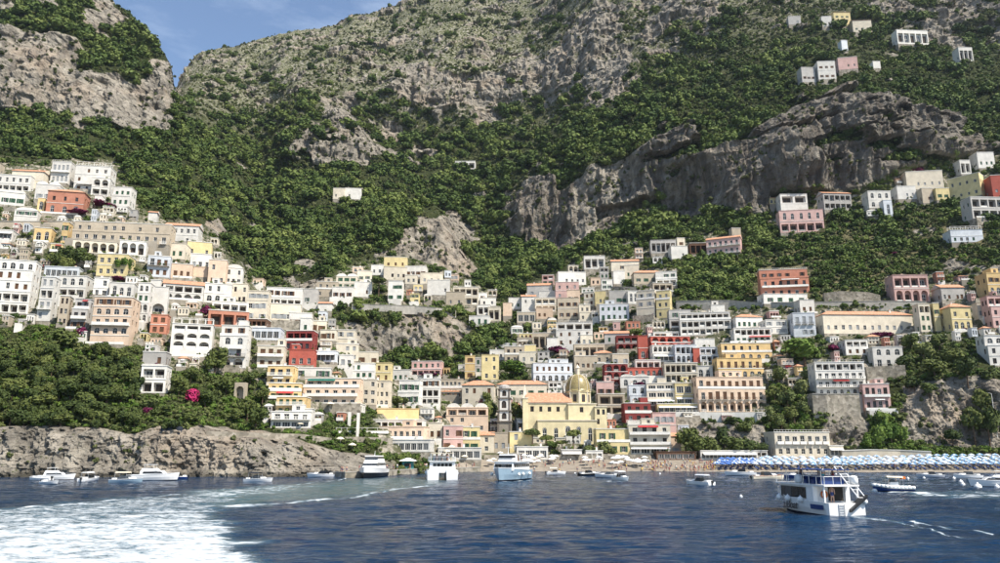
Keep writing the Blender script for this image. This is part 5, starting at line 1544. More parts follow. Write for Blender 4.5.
def tree(px, yb, yt, wpx, kind, label, group=None):
    p = place(px, yb, -.3); s = p.y / F
    h = (yb - yt) * s * 1.03; w = wpx * s
    cm = dict(pine=PINE_C, broad=BROAD_C, olive=OLIVE_C, umbrella=UMB_C, magenta=MAG_C, purple=PUR_C)[kind]
    i = int(px * 7 + yb * 3)
    bush = kind in ('magenta', 'purple')
    root = empty('bougainvillea' if bush else {'pine': 'pine_tree', 'umbrella': 'umbrella_pine'}.get(kind, 'garden_tree'), p, (i % 63) / 10, label=label, cat='bougainvillea' if bush else 'tree', group=group)
    put(TALL if kind == 'umbrella' else TRUNK[i % 3], 'trunk', root, (0, 0, -.2), 0, (w * .8 if kind != 'umbrella' else h * .9, w * .8 if kind != 'umbrella' else h * .9, h * 1.0))
    if kind == 'umbrella': put(cm[i % len(cm)], 'crown', root, (0, 0, h * .10), 0, (w * 1.05, w * 1.05, h * .86))
    else: put(cm[i % len(cm)], 'crown', root, (0, 0, -h * .02 if bush else h * .06), 0, (w * 1.05, w * 1.05, h * 1.0))
    return root
def trees():
    rg = random.Random(5)
    lab = 'dark green pine in the wood above the sea cliff'
    n = 0
    for _ in range(900):
        x, y = rg.uniform(-6, 140), rg.uniform(345, 432)
        top = 336 + max(0, (x - 60)) * .12 + 4
        if y < top + 12 or n > 85: continue
        if inpoly(np.array([x]), np.array([y]), ROCK[13])[0]: continue
        h = rg.uniform(13, 22); tree(x, y, y - h, rg.uniform(11, 19), 'pine', lab, 'pines above the sea cliff'); n += 1
    for x, y, h, w in ((65, 352, 26, 26), (52, 362, 22, 24), (28, 372, 20, 22), (12, 398, 22, 24), (40, 412, 20, 26), (70, 402, 22, 26), (100, 392, 20, 22), (120, 405, 18, 22), (88, 418, 18, 24), (10, 425, 18, 26), (60, 428, 16, 22), (125, 425, 16, 20)):
        tree(x, y, y - h, w, 'pine', 'large spreading pine overtopping the wood above the sea cliff', 'pines above the sea cliff')
    for x, y, h, w in ((178, 398, 26, 20), (190, 383, 18, 18), (214, 376, 32, 24), (226, 396, 24, 22), (205, 408, 20, 20), (247, 420, 26, 20), (256, 432, 28, 22), (262, 405, 22, 16), (172, 436, 18, 22), (160, 418, 14, 20), (236, 424, 18, 16), (190, 424, 12, 18), (150, 410, 16, 18), (250, 386, 16, 16)):
        tree(x, y, y - h, w, 'pine' if (x * 7) % 3 else 'olive', 'dark garden tree on the steep slope below the white arched villas', 'trees of the cliff garden')
    tree(196, 404, 384, 22, 'magenta', 'brilliant magenta bougainvillea on the cliff garden')
    tree(148, 414, 404, 12, 'purple', 'small purple bougainvillea below the white cliff house')
    for i, (x, y, h, w, l) in enumerate(((78, 215, 8, 24, 'beside the red villa'), (104, 206, 8, 26, 'under the white hilltop loggias'), (80, 338, 18, 14, 'by the grey balcony house'), (120, 281, 7, 20, 'under the yellow villa'), (205, 318, 20, 12, 'beside the salmon terrace house'), (243, 306, 6, 12, 'on the white top terrace'), (563, 356, 14, 20, 'under the stepped white villa'), (556, 352, 9, 16, 'on the stone veranda house'), (430, 378, 8, 24, 'in front of the rose pink house'), (835, 352, 12, 14, 'next to the big round tree'), (882, 338, 10, 22, 'below the long convent'), (917, 173, 12, 14, 'on the cliff above the cream villa'), (865, 404, 12, 8, 'on the pink stilt hotel'), (895, 256, 6, 14, 'on the dry terraces'), (640, 386, 6, 12, 'over the blue white arched house'), (788, 372, 8, 7, 'by the shaded arches'), (476, 404, 6, 16, 'in front of the tiled palazzo'))):
        tree(x, y, y - h, w, 'purple', 'dark purple bougainvillea mound ' + l)
    tree(122, 275, 253, 18, 'broad', 'round bright green tree in front of the yellow villa')
    tree(805, 364, 332, 38, 'broad', 'huge round bright green tree below the ice white house')
    tree(514, 377, 357, 26, 'broad', 'bright round tree below the tan house')
    for x, y, h, w in ((50, 269, 22, 18), (62, 268, 26, 22), (76, 268, 26, 18), (88, 267, 18, 18), (66, 272, 18, 16)):
        tree(x, y, y - h, w, 'pine', 'dark tree in the grove below the tan palazzo', 'dark grove below the palazzo')
    for x, y, h, w in ((485, 432, 36, 16), (492, 425, 28, 12), (515, 424, 26, 14), (521, 430, 24, 13), (488, 408, 18, 12)):
        tree(x, y, y - h, w, 'pine', 'dark tree crowded against the bell tower', 'dark trees by the bell tower')
    tree(378, 299, 276.5, 19, 'umbrella', 'lone umbrella pine with flat crown on the knoll')
    for i, (x, y, yt, w) in enumerate(((533, 456, 430, 19), (546, 457, 436, 16), (574, 458, 431, 19), (562, 457, 441, 16))):
        tree(x, y, yt, w, 'umbrella', 'stone pine on the seafront below the church', 'stone pines on the seafront')
    for x, y, yt, w in ((590, 458, 443, 14), (604, 457, 438, 17), (612, 457, 444, 12)):
        tree(x, y, yt, w, 'olive', 'small leafy tree in front of the deep yellow beach house', 'small trees on the seafront')
    for x, y, yt, w in ((686, 457, 424, 28), (698, 458, 432, 28), (712, 458, 436, 24), (735, 457, 434, 26), (748, 457, 436, 24), (760, 457, 442, 18), (724, 450, 424, 18), (745, 436, 420, 18), (730, 428, 416, 18)):
        tree(x, y, yt, w, 'pine', 'dense dark pine behind the bathing cabins', 'pines behind the bathing cabins')
    for x, y, yt, w in ((385, 404, 388, 12), (398, 406, 394, 16), (404, 406, 396, 12)):
        tree(x, y, yt, w, 'olive', 'dark clipped tree beside the bright white house', 'clipped trees by the white house')
    for x, y, yt, w in ((780, 384, 362, 18), (775, 404, 382, 18), (788, 410, 386, 20), (800, 398, 376, 20), (795, 424, 404, 18), (782, 430, 412, 16), (806, 416, 398, 14), (770, 425, 404, 14), (806, 382, 368, 16)):
        tree(x, y, yt, w, 'pine' if (x * 3) % 2 else 'olive', 'leafy tree in the ravine beside the white terraced hotel', 'trees in the hotel ravine')
    for x, y, yt, w in ((880, 452, 420, 20), (893, 450, 418, 18), (870, 452, 432, 16), (902, 446, 424, 14), (884, 432, 408, 16)):
        tree(x, y, yt, w, 'broad', 'bright green ivy covered tree below the pink stilt hotel', 'bright trees under the stilt hotel')
    for x, y, yt, w in ((912, 352, 330, 20), (925, 362, 336, 22), (940, 352, 330, 20), (955, 366, 346, 22), (905, 372, 352, 18), (935, 378, 356, 24), (968, 384, 352, 22), (990, 384, 362, 20), (955, 326, 313, 18), (966, 325, 313, 16), (975, 440, 402, 24), (990, 445, 400, 26), (985, 418, 384, 20), (915, 392, 374, 20), (930, 398, 380, 18), (953, 444, 428, 18)):
        tree(x, y, yt, w, 'pine' if (x + y) % 3 else 'olive', 'dark tree rooted on the eastern beach cliff', 'trees on the eastern cliff')
    # mast on the skyline ridge
    p = place(365, 21, 2); dd_ = seat(365, 23); p = p * 1.0; p = Vector((0, 0, HC)) + (p - Vector((0, 0, HC))) * (dd_ / p.y); s = p.y / F; mb = MB(); h = 11 * s
    for a in range(3):
        q = a * 2.09; mb.tube((1.3 * math.cos(q), 1.3 * math.sin(q), -2), (.25 * math.cos(q), .25 * math.sin(q), h), .3, .2, 'iron', 5)
    for k in range(6):
        z = h * k / 6; r = 1.3 - 1.05 * k / 6
        for a in range(3): mb.tube((r * math.cos(a * 2.09), r * math.sin(a * 2.09), z), (r * math.cos(a * 2.09 + 2.09), r * math.sin(a * 2.09 + 2.09), z), .12, .12, 'iron', 4)
    tag(mb.build('radio_mast', None, loc=p), 'thin lattice radio mast on the skyline ridge', 'mast')
    # lamp standard at the beach cliff
    p = place(998, 440); mb = MB(); mb.tube((0, 0, -1), (0, 0, 17), .16, .09, 'frame_white', 6); mb.tube((0, 0, 17), (-1.2, 0, 17.4), .07, .05, 'frame_white', 5)
    o = mb.build('flag_pole', None, loc=p); tag(o, 'tall pale pole standing against the eastern beach cliff', 'pole')
trees()

# ------------------------------------------------------------------ beach furniture and people
def umb_mesh(mat, mat2):
    mb = MB(); n = 8
    for i in range(n):
        a, b = 2 * math.pi * i / n, 2 * math.pi * (i + 1) / n
        P = lambda r, t, z: (r * math.cos(t), r * math.sin(t), z)
        m = mat if i % 2 else mat2
        mb.face([P(1.25, a, 2.0), P(1.25, b, 2.0), P(.6, b, 2.36), P(.6, a, 2.36)], m); mb.face([P(.6, a, 2.36), P(.6, b, 2.36), (0, 0, 2.55)], m)
        mb.face([P(1.25, a, 2.0), P(1.25, b, 2.0), P(1.24, b, 1.84), P(1.24, a, 1.84)], m)
    return mb.mesh('canopy')
def pole_mesh():
    mb = MB(); mb.tube((0, 0, -.3), (0, 0, 2.6), .035, .03, 'frame_white', 6); mb.lathe([(.28, -.05), (.28, .06), (.1, .09)], 'concrete', 8); return mb.mesh('pole')
UMB = dict(sky=umb_mesh('canvas_sky', 'canvas_pale'), pale=umb_mesh('canvas_pale', 'canvas_pale'), blue=umb_mesh('canvas_blue', 'canvas_pale'), deep=umb_mesh('canvas_blue', 'canvas_blue'), white=umb_mesh('awning_white', 'awning_white'), cream=umb_mesh('canvas_cream', 'canvas_cream'))
POLE = pole_mesh()
def lounger_mesh():
    mb = MB(); mb.box(-.32, .32, -1.0, .3, .26, .36, 'canvas_navy'); mb.rings([[(-.32, .3, .26), (.32, .3, .26), (.32, .3, .36), (-.32, .3, .36)], [(-.32, .85, .72), (.32, .85, .72), (.32, .8, .82), (-.32, .8, .82)]], 'canvas_navy')
    for x in (-.28, .28):
        for y in (-.9, .2): mb.box(x - .03, x + .03, y - .03, y + .03, 0, .26, 'frame_white', 'tb')
    return mb.mesh('sun_lounger')
LOUNGE = lounger_mesh()
def person_mesh(name, pose, top, bottom):
    """one continuous figure grown over a jointed skeleton"""
    J = {'stand': dict(p=(0, 0, .92), c=(0, 0, 1.25), n=(0, 0, 1.48), h=(0, -.02, 1.60), t=(0, -.01, 1.74), ls=(-.19, 0, 1.42), le=(-.25, .02, 1.14), lh=(-.24, -.06, .88), rs=(.19, 0, 1.42), re=(.25, .02, 1.14), rh=(.22, -.10, .90), lk=(-.11, -.02, .50), lf=(-.12, .02, .06), lt=(-.12, -.16, .03), rk=(.11, -.02, .50), rf=(.13, .02, .06), rt=(.13, -.16, .03)),
         'walk': dict(p=(0, 0, .90), c=(0, -.02, 1.23), n=(0, -.03, 1.46), h=(0, -.06, 1.58), t=(0, -.06, 1.72), ls=(-.19, 0, 1.40), le=(-.24, .14, 1.14), lh=(-.23, .12, .90), rs=(.19, -.03, 1.40), re=(.24, -.16, 1.15), rh=(.22, -.30, .98), lk=(-.10, -.20, .52), lf=(-.10, -.22, .08), lt=(-.10, -.40, .06), rk=(.10, .06, .48), rf=(.10, .34, .14), rt=(.10, .22, .03)),
         'sit': dict(p=(0, .10, .12), c=(0, .18, .45), n=(0, .16, .67), h=(0, .12, .79), t=(0, .12, .93), ls=(-.19, .17, .61), le=(-.27, .34, .36), lh=(-.25, .40, .06), rs=(.19, .17, .61), re=(.24, -.02, .42), rh=(.14, -.24, .40), lk=(-.12, -.30, .40), lf=(-.12, -.58, .07), lt=(-.12, -.74, .05), rk=(.12, -.34, .32), rf=(.12, -.66, .07), rt=(.12, -.82, .06))}[pose]
    rad = dict(p=.145, c=.135, n=.055, h=.085, t=.07, ls=.06, le=.042, lh=.035, rs=.06, re=.042, rh=.035, lk=.062, lf=.042, lt=.03, rk=.062, rf=.042, rt=.03)
    ks = list(J); ed = [('p', 'c'), ('c', 'n'), ('n', 'h'), ('h', 't'), ('n', 'ls'), ('ls', 'le'), ('le', 'lh'), ('n', 'rs'), ('rs', 're'), ('re', 'rh'), ('p', 'lk'), ('lk', 'lf'), ('lf', 'lt'), ('p', 'rk'), ('rk', 'rf'), ('rf', 'rt')]
    me = bpy.data.meshes.new('skel'); me.from_pydata([J[k] for k in ks], [(ks.index(a), ks.index(b)) for a, b in ed], [])
    o = bpy.data.objects.new('skel', me); COL.objects.link(o)
    sk = o.modifiers.new('skin', 'SKIN'); sk.use_smooth_shade = True
    for k, sv in zip(ks, me.skin_vertices[0].data):
        sv.radius = (rad[k], rad[k] * (.8 if k in 'pc' else 1)); sv.use_root = k == 'p'
    dg = bpy.context.evaluated_depsgraph_get(); dg.update()
    out = bpy.data.meshes.new_from_object(o.evaluated_get(dg)); out.name = name
    bpy.data.objects.remove(o)
    for m in ('skin', top, bottom, 'hair'): out.materials.append(MATS[m])
    zp, zn = J['p'][2], J['n'][2]; pc = Vector(J['p']); cc = (Vector(J['c']) + Vector(J['n'])) / 2; hh = Vector(J['t'])
    for f in out.polygons:
        c = f.center
        f.material_index = 3 if (c - hh).length < .12 and c.y > hh.y - .06 else 2 if (c - pc).length < .20 else 1 if (c - cc).length < .21 and abs(c.x) < .2 else 0
    return out
m_plain('hair', (.035, .022, .015), .6); m_plain('cloth_red', (.30, .05, .06), .8); m_plain('cloth_teal', (.05, .28, .32), .8); m_plain('cloth_white', (.75, .74, .72), .8); m_plain('cloth_navy', (.03, .05, .16), .8); m_plain('cloth_yellow', (.75, .55, .10), .8)
PEOPLE = [person_mesh('bather_a', 'stand', 'skin', 'cloth_navy'), person_mesh('bather_b', 'stand', 'cloth_white', 'cloth_teal'), person_mesh('bather_c', 'walk', 'cloth_red', 'cloth_red'), person_mesh('bather_d', 'sit', 'skin', 'cloth_red'), person_mesh('bather_e', 'sit', 'cloth_yellow', 'cloth_white'), person_mesh('bather_f', 'walk', 'cloth_teal', 'cloth_navy')]
WHO = ['person in navy swim shorts standing', 'person in white top and teal shorts standing', 'person in red swimwear walking', 'person in red swimwear sitting', 'person in yellow and white sitting', 'person in teal top and navy shorts walking']
def beach_point(px, d):
    """a point on the shingle at that bearing and distance"""
    u = float(uv(px, 465)[0]); y = d * S
    return Vector((u * y, y, max(ground_z(u * y, y), 1.0 if px < 470 else 0.0)))
def umbrella(p, kind, label, group):
    o = empty('beach_umbrella', p, random.uniform(0, .8), label=label, cat='umbrella', group=group)
    o.scale = (1, 1, random.uniform(.92, 1.06))
    put(POLE, 'pole', o); put(UMB[kind], 'canopy', o)
def beach():
    rg = random.Random(12); random.seed(3)
    n = 0
    for r in range(7):
        d = 327.5 + r * 3.0
        px = 752 + r * 2.0 + (0 if r % 2 else 3)
        while px < 1004:
            p = beach_point(px + rg.uniform(-.5, .5), d + rg.uniform(-.3, .3) - (px - 752) * .018)
            k = 'sky' if rg.random() < .6 else 'pale'
            umbrella(p, k, 'light blue and white striped beach umbrella in the long ranks' if k == 'sky' else 'plain pale blue beach umbrella in the long ranks', 'ranks of blue beach umbrellas')
            n += 1
            if r < 5 and rg.random() < .8:
                lo = put(LOUNGE, 'sun_lounger', None, p + Vector((.9, -.5, .02)), rg.uniform(-.2, .2)); tag(lo, 'navy sun lounger under the ranks of pale blue umbrellas', 'lounger', 'navy sun loungers')
            px += rg.uniform(7.4, 9.4) + (6 if rg.random() < .05 else 0)
    for r in range(4):
        px = 716 + r * 2
        while px < 758:
            p = beach_point(px, 329 + r * 4)
            umbrella(p, 'deep' if rg.random() < .5 else 'blue', 'deep blue beach umbrella beside the crowd of bathers', 'deep blue beach umbrellas')
            lo = put(LOUNGE, 'sun_lounger', None, p + Vector((.9, -.5, .02)), rg.uniform(-.2, .2)); tag(lo, 'navy sun lounger among the deep blue umbrellas', 'lounger', 'navy sun loungers')
            px += rg.uniform(5.2, 7)
    for i in range(20):
        umbrella(beach_point(rg.uniform(612, 645), rg.uniform(334, 350)), 'white', 'white umbrella clustered on the beach by the deep yellow house', 'white umbrellas on the beach')
    for i in range(26):
        px = rg.uniform(440, 600)
        umbrella(beach_point(px, rg.uniform(338, 352) - max(0, 500 - px) * .28), 'white' if rg.random() < .7 else 'cream', 'pale umbrella on the seafront promenade below the church', 'pale umbrellas on the promenade')
    for x, y in ((408, 448), (414, 449), (340, 445), (352, 452), (330, 410), (300, 430)):
        umbrella(place(x, y), 'cream', 'cream umbrella on the terraces above the pier', 'cream terrace umbrellas')
    for i in range(230):
        px = rg.choice([rg.uniform(640, 715), rg.uniform(640, 715), rg.uniform(700, 760), rg.uniform(500, 640), rg.uniform(760, 1000)])
        k = rg.randrange(6)
        o = put(PEOPLE[k], 'person', None, beach_point(px, rg.uniform(326.5, 347)), rg.uniform(0, 6.28))
        tag(o, WHO[k] + ' on the shingle beach', 'person', 'bathers on the beach')
    for i in range(36):
        px = rg.uniform(330, 475); e = [(258, 477.4), (345, 478.2), (400, 475), (448, 473), (480, 471.8)]
        y = np.interp(px, [a[0] for a in e], [a[1] for a in e]); p = sea_hit(px, float(y)); k = rg.choice([0, 1, 2, 5])
        o = put(PEOPLE[k], 'person', None, (p.x, p.y + rg.uniform(1.2, 5), 1.36 if px > 345 else 1.2), rg.uniform(0, 6.28)); tag(o, WHO[k] + ' on the stone pier', 'person', 'people on the pier')
    # kiosk on the pier
    p = sea_hit(406, 474.6); mb = MB(); s = 1.0
    o = empty('kiosk', (p.x, p.y + 3.2, 1.36), 0, label='small teal kiosk with white canopy on the pier', cat='kiosk')
    mb.box(-1.6, 1.6, 0, 2.4, 0, 2.3, 'teal_paint'); mb.build('cabin', o); mb = MB(); mb.rings([[(-2.6, -.9, 2.5), (2.6, -.9, 2.5), (2.6, 3, 2.5), (-2.6, 3, 2.5)], [(-.4, .9, 3.4), (.4, .9, 3.4), (.4, 1.3, 3.4), (-.4, 1.3, 3.4)]], 'awning_white'); mb.build('canopy', o)
    mb = MB(); mb.box(-1.0, 1.0, -.06, 0, .9, 1.9, 'interior_dark'); mb.build('hatch', o)
m_plain('teal_paint', (.06, .24, .24), .6)
beach()

# ------------------------------------------------------------------ boats  (local x forward, y to port, z up from the waterline)
def hull_part(o, name, L, B, fb, mat, low='antifoul', draft=.5, sheer=.35, fine=2.2, bluff=.94, stripe=None):
    mb = MB(); n = 15; rings = []; deck = []
    st = []
    for i in range(n):
        t = i / (n - 1)
        b = B / 2 * (bluff + (1 - bluff) * math.sin(t / .5 * math.pi / 2) if t < .5 else 1 - ((t - .5) / .5) ** fine)
        b = max(b, .02)
        z = fb * (1 + sheer * t * t)
        rake = L * .06 * max(0, (t - .6) / .4)
        x = -L / 2 + L * .94 * t
        dr = draft * (1 - max(0, t - .55) / .45 * .8)
        st.append([(x + rake, b, z), (x + rake * .75, b * (.985 - .10 * t), z * .52), (x + rake * .4, b * (.93 - .25 * t), z * .10), (x, b * (.70 - .3 * t), -dr * .6), (x - rake * .3, 0, -dr)])
    full = [s + [(x, -y, z) for x, y, z in s[:-1][::-1]] for s in st]
    k0, k1 = mb.mi(mat), mb.mi(low)
    for a, b in zip(full, full[1:]):
        m = len(a)
        for j in range(m - 1):
            mb.face([a[j], b[j], b[j + 1], a[j + 1]][::-1], (stripe if stripe and j in (0, m - 2) else mat) if j in (0, 1, m - 2, m - 3) else low)
    mb.face(full[0], mat)
    ob = mb.build(name, o, True)
    dk = MB()
    for a, b in zip(st, st[1:]):
        (xa, ba, za), (xb, bb, zb) = a[0], b[0]
        dk.face([(xa, -ba, za - .06), (xb, -bb, zb - .06), (xb, bb, zb - .06), (xa, ba, za - .06)], 'gel_grey' if mat != 'canvas_cream' else 'teak')
    dk.build('deck', o)
    gw = MB()
    for s in (1, -1):
        for a, b in zip(st, st[1:]):
            gw.tube((a[0][0], s * a[0][1], a[0][2]), (b[0][0], s * b[0][1], b[0][2]), .05, .05, 'gel_white' if mat != 'canvas_cream' else 'varnish', 5, False)
    gw.build('gunwale', o)
    return st
def slab(o, name, x0, x1, w0, w1, z0, z1, mat, rake0=0, rake1=0, taper=.9):
    """deckhouse with raked ends"""
    mb = MB()
    mb.rings([[(x0, -w0 / 2, z0), (x1, -w1 / 2, z0), (x1, w1 / 2, z0), (x0, w0 / 2, z0)], [(x0 + rake0, -w0 / 2 * taper, z1), (x1 - rake1, -w1 / 2 * taper, z1), (x1 - rake1, w1 / 2 * taper, z1), (x0 + rake0, w0 / 2 * taper, z1)]], mat)
    return mb.build(name, o)
def rail(o, pts, h, mat='chrome', r=.022, name='rail', posts=True):
    mb = MB()
    for a, b in zip(pts, pts[1:]):
        mb.tube((a[0], a[1], a[2] + h), (b[0], b[1], b[2] + h), r, r, mat, 5)
    if posts:
        for a in pts: mb.tube(a, (a[0], a[1], a[2] + h), r, r, mat, 5)
    return mb.build(name, o)
def fender(o, x, y, z, r=.32):
    mb = MB(); mb.lathe([(.02, -r), (r * .7, -r * .75), (r, 0), (r * .75, r * .7), (r * .25, r * 1.05), (.03, r * 1.4)], 'rubber_white', 10)
    return mb.build('fender', o, True, loc=(x, y, z))
def boat_root(px, py, head, name, label, cat='boat', group=None):
    p = sea_hit(px, py); return empty(name, p, R(head), label=label, cat=cat, group=group), p
def panes(o, y, xs, z0, z1, h=.04, name='window', mat='window_glass'):
    for x0, x1 in xs:
        for s in (1, -1):
            mb = MB(); mb.box(x0, x1, s * y - h / 2, s * y + h / 2, z0, z1, mat); mb.build(name, o)
def outboard(o, x, y=0):
    mb = MB(); mb.box(x - .35, x + .1, y - .17, y + .17, .45, .95, 'gel_black'); mb.box(x - .2, x, y - .08, y + .08, -.5, .45, 'gel_black'); mb.build('outboard_motor', o)
def figure(p, k, rz, label, par=None):
    o = put(PEOPLE[k], 'person', None, p, rz); tag(o, label, 'person', 'people aboard the boats')

def tour_boat():
    L, B = 12.0, 4.4
    o, p = boat_root(813, 512.2, 99, 'tour_boat', 'white excursion boat with dark saloon windows and open upper deck')
    st = hull_part(o, 'hull', L, B, 1.35, 'gel_white', 'antifoul', .6, .45, 2.4)
    # stern block with steps
    slab(o, 'transom', -L / 2 - .5, -L / 2 + .02, B * .92, B * .93, -.2, 1.35, 'gel_white', 0, 0, 1)
    mb = MB()
    for k in range(5): mb.box(-L / 2 - .60, -L / 2 - .52, .35, .95, .1 + k * .25, .15 + k * .25, 'chrome')
    mb.box(-L / 2 - .60, -L / 2 - .54, .32, .36, 0, 1.3, 'chrome'); mb.box(-L / 2 - .60, -L / 2 - .54, .94, .98, 0, 1.3, 'chrome'); mb.build('ladder', o)
    # saloon: posts and dark glazing under the roof deck
    sal = slab(o, 'saloon', -3.6, 4.2, B * .86, B * .72, 1.3, 3.0, 'gel_white', 0, .5, .98)
    yside = B * .43
    for i, (x0, x1) in enumerate(((-2.0, -.45), (-.38, 1.15), (1.22, 2.6), (2.67, 3.6))):
        for s in (1, -1):
            t0 = (x0 + 3.6) / 7.8; yy = (B * .43 + (B * .36 - B * .43) * t0) * .995 + .02; t1 = (x1 + 3.6) / 7.8; y2 = (B * .43 + (B * .36 - B * .43) * t1) * .995 + .02
            mb = MB(); mb.rings([[(x0, s * yy, 1.62), (x1, s * y2, 1.62), (x1, s * (y2 + .03), 1.62), (x0, s * (yy + .03), 1.62)], [(x0, s * yy * .99, 2.78), (x1, s * y2 * .99, 2.78), (x1, s * (y2 * .99 + .03), 2.78), (x0, s * (yy * .99 + .03), 2.78)]], 'window_glass'); mb.build('window', sal)
    mb = MB(); mb.box(-3.68, -3.61, -1.5, .2, 1.4, 2.85, 'interior_dark'); mb.build('door', sal)
    mb = MB(); mb.box(-5.9, 4.0, -B * .46, B * .46, 3.0, 3.16, 'gel_white'); mb.build('upper_deck', o)
    for s in (1, -1):
        mb = MB(); mb.box(-5.7, -5.5, s * B * .43 - .08, s * B * .43 + .08, 1.2, 3.0, 'gel_white'); mb.box(-3.9, -3.7, s * B * .43 - .25, s * B * .43 + .25, 1.2, 3.0, 'gel_white'); mb.build('pillar', o)
        rail(o, [(x, s * B * .44, 3.16) for x in (-5.8, -4.4, -3, -1.6, -.2, 1.2, 2.6, 3.9)], .85, 'gel_white', .03)
    rail(o, [(-5.85, y, 3.16) for y in (-1.9, -.9, 0, .9, 1.9)], .85, 'gel_white', .03)
    # dark sunshade on posts over the upper deck
    mb = MB(); mb.box(-5.0, 2.4, -1.7, 1.7, 4.62, 4.70, 'canvas_navy'); mb.build('sunshade', o)
    for x in (-4.8, -1.3, 2.2):
        for s in (1, -1): mb = MB(); mb.tube((x, s * 1.6, 3.16), (x, s * 1.6, 4.62), .04, .04, 'chrome', 6); mb.build('post', o)
    for x, y in ((-.2, 1.55), (-5.4, -1.75)):
        mb = MB(); mb.rings([[(x + .55 * math.cos(a) * k, y + .38 * math.sin(a) * k, 3.2 + z) for a in np.linspace(0, 6.28, 11)[:-1]] for k, z in ((.85, 0), (1, .25), (1, .6), (.8, .82), (.3, .9))], 'rubber_white'); mb.build('life_raft', o, True)
    for k in range(4):
        mb = MB(); x = -4.3 + k * 1.5; mb.box(x, x + .45, -1.3, 1.3, 3.17, 3.6, 'gel_navy'); mb.box(x - .08, x, -1.3, 1.3, 3.17, 4.05, 'gel_navy'); mb.build('bench', o)
    # gangway and its frame folded up on the starboard quarter
    mb = MB(); mb.tube((-6.6, -2.1, 1.9), (-4.2, -1.2, 5.0), .06, .06, 'gel_white', 6); mb.tube((-6.6, -1.3, 1.9), (-4.2, -.4, 5.0), .06, .06, 'gel_white', 6)
    for k in range(5):
        f = k / 4; mb.tube((-6.6 + 2.4 * f, -2.1 + .9 * f, 1.9 + 3.1 * f), (-6.6 + 2.4 * f, -1.3 + .9 * f, 1.9 + 3.1 * f), .035, .035, 'gel_white', 5)
    mb.build('boarding_ladder', o)
    mb = MB(); mb.rings([[(-6.9, -2.2, 2.2), (-6.9, -.2, .75), (-6.9, -.2, .45), (-6.9, -2.2, 1.9)], [(-5.9, -2.2, 2.2), (-5.9, -.2, .75), (-5.9, -.2, .45), (-5.9, -2.2, 1.9)]], 'gel_black'); mb.build('gangway', o)
    mb = MB()
    for k in range(12):
        a, b = 2 * math.pi * k / 12, 2 * math.pi * (k + 1) / 12
        mb.tube((-3.75, .75 + .34 * math.cos(a), 2.1 + .34 * math.sin(a)), (-3.75, .75 + .34 * math.cos(b), 2.1 + .34 * math.sin(b)), .075, .075, 'canvas_orange', 6)
    mb.build('lifebuoy', o)
    for x in (-1.6, 1.0, 3.3): fender(o, x, B * .5 + (.12 if x < 2 else -.12), 1.45, .34); fender(o, x, -B * .5 - .1, 1.4, .34)
    fender(o, -6.6, -2.0, 1.5, .3)
    rail(o, [(3.8, 1.75, 1.75), (4.8, 1.35, 1.85), (5.6, .8, 1.95), (6.1, .1, 2.0), (5.6, -.8, 1.95), (4.8, -1.35, 1.85), (3.8, -1.75, 1.75)], .7)
    # painted name and blue panel along the side
    for s in (1, -1):
        mb = MB(); mb.rings([[(-5.6, s * (B * .475 + .035), .62), (-3.3, s * (B * .49 + .035), .62), (-3.3, s * (B * .49 + .05), .62), (-5.6, s * (B * .475 + .05), .62)], [(-5.6, s * (B * .482 + .035), 1.12), (-3.3, s * (B * .497 + .035), 1.12), (-3.3, s * (B * .497 + .05), 1.12), (-5.6, s * (B * .482 + .05), 1.12)]], 'gel_navy'); mb.build('name_panel', o)
    cu = bpy.data.curves.new('lettering', 'FONT'); cu.body = 'alBoat'; cu.size = 1.25; cu.extrude = .015; cu.shear = .25; cu.space_character = .95
    tx = bpy.data.objects.new('lettering', cu); COL.objects.link(tx)
    dg = bpy.context.evaluated_depsgraph_get(); dg.update()
    me = bpy.data.meshes.new_from_object(tx.evaluated_get(dg)); me.materials.clear(); me.materials.append(MATS['gel_black'])
    bpy.data.objects.remove(tx)
    q = put(me, 'lettering', o, (2.3, B * .5 + .03, .42)); q.rotation_euler = (R(90), 0, R(180))
    for x, y, k in ((-4.2, .9, 1), (-1.2, -.6, 5), (.6, .7, 0), (-2.8, -1.1, 2)):
        M = Matrix.Rotation(R(98), 3, 'Z') @ Vector((x, y, 3.17))
        figure(p + M, k, 1.0 + x, WHO[k] + ' on the excursion boat upper deck')
    M = Matrix.Rotation(R(98), 3, 'Z') @ Vector((-4.8, .4, 1.3)); figure(p + M, 0, 2.6, 'person in navy swim shorts standing on the after deck of the excursion boat')
tour_boat()

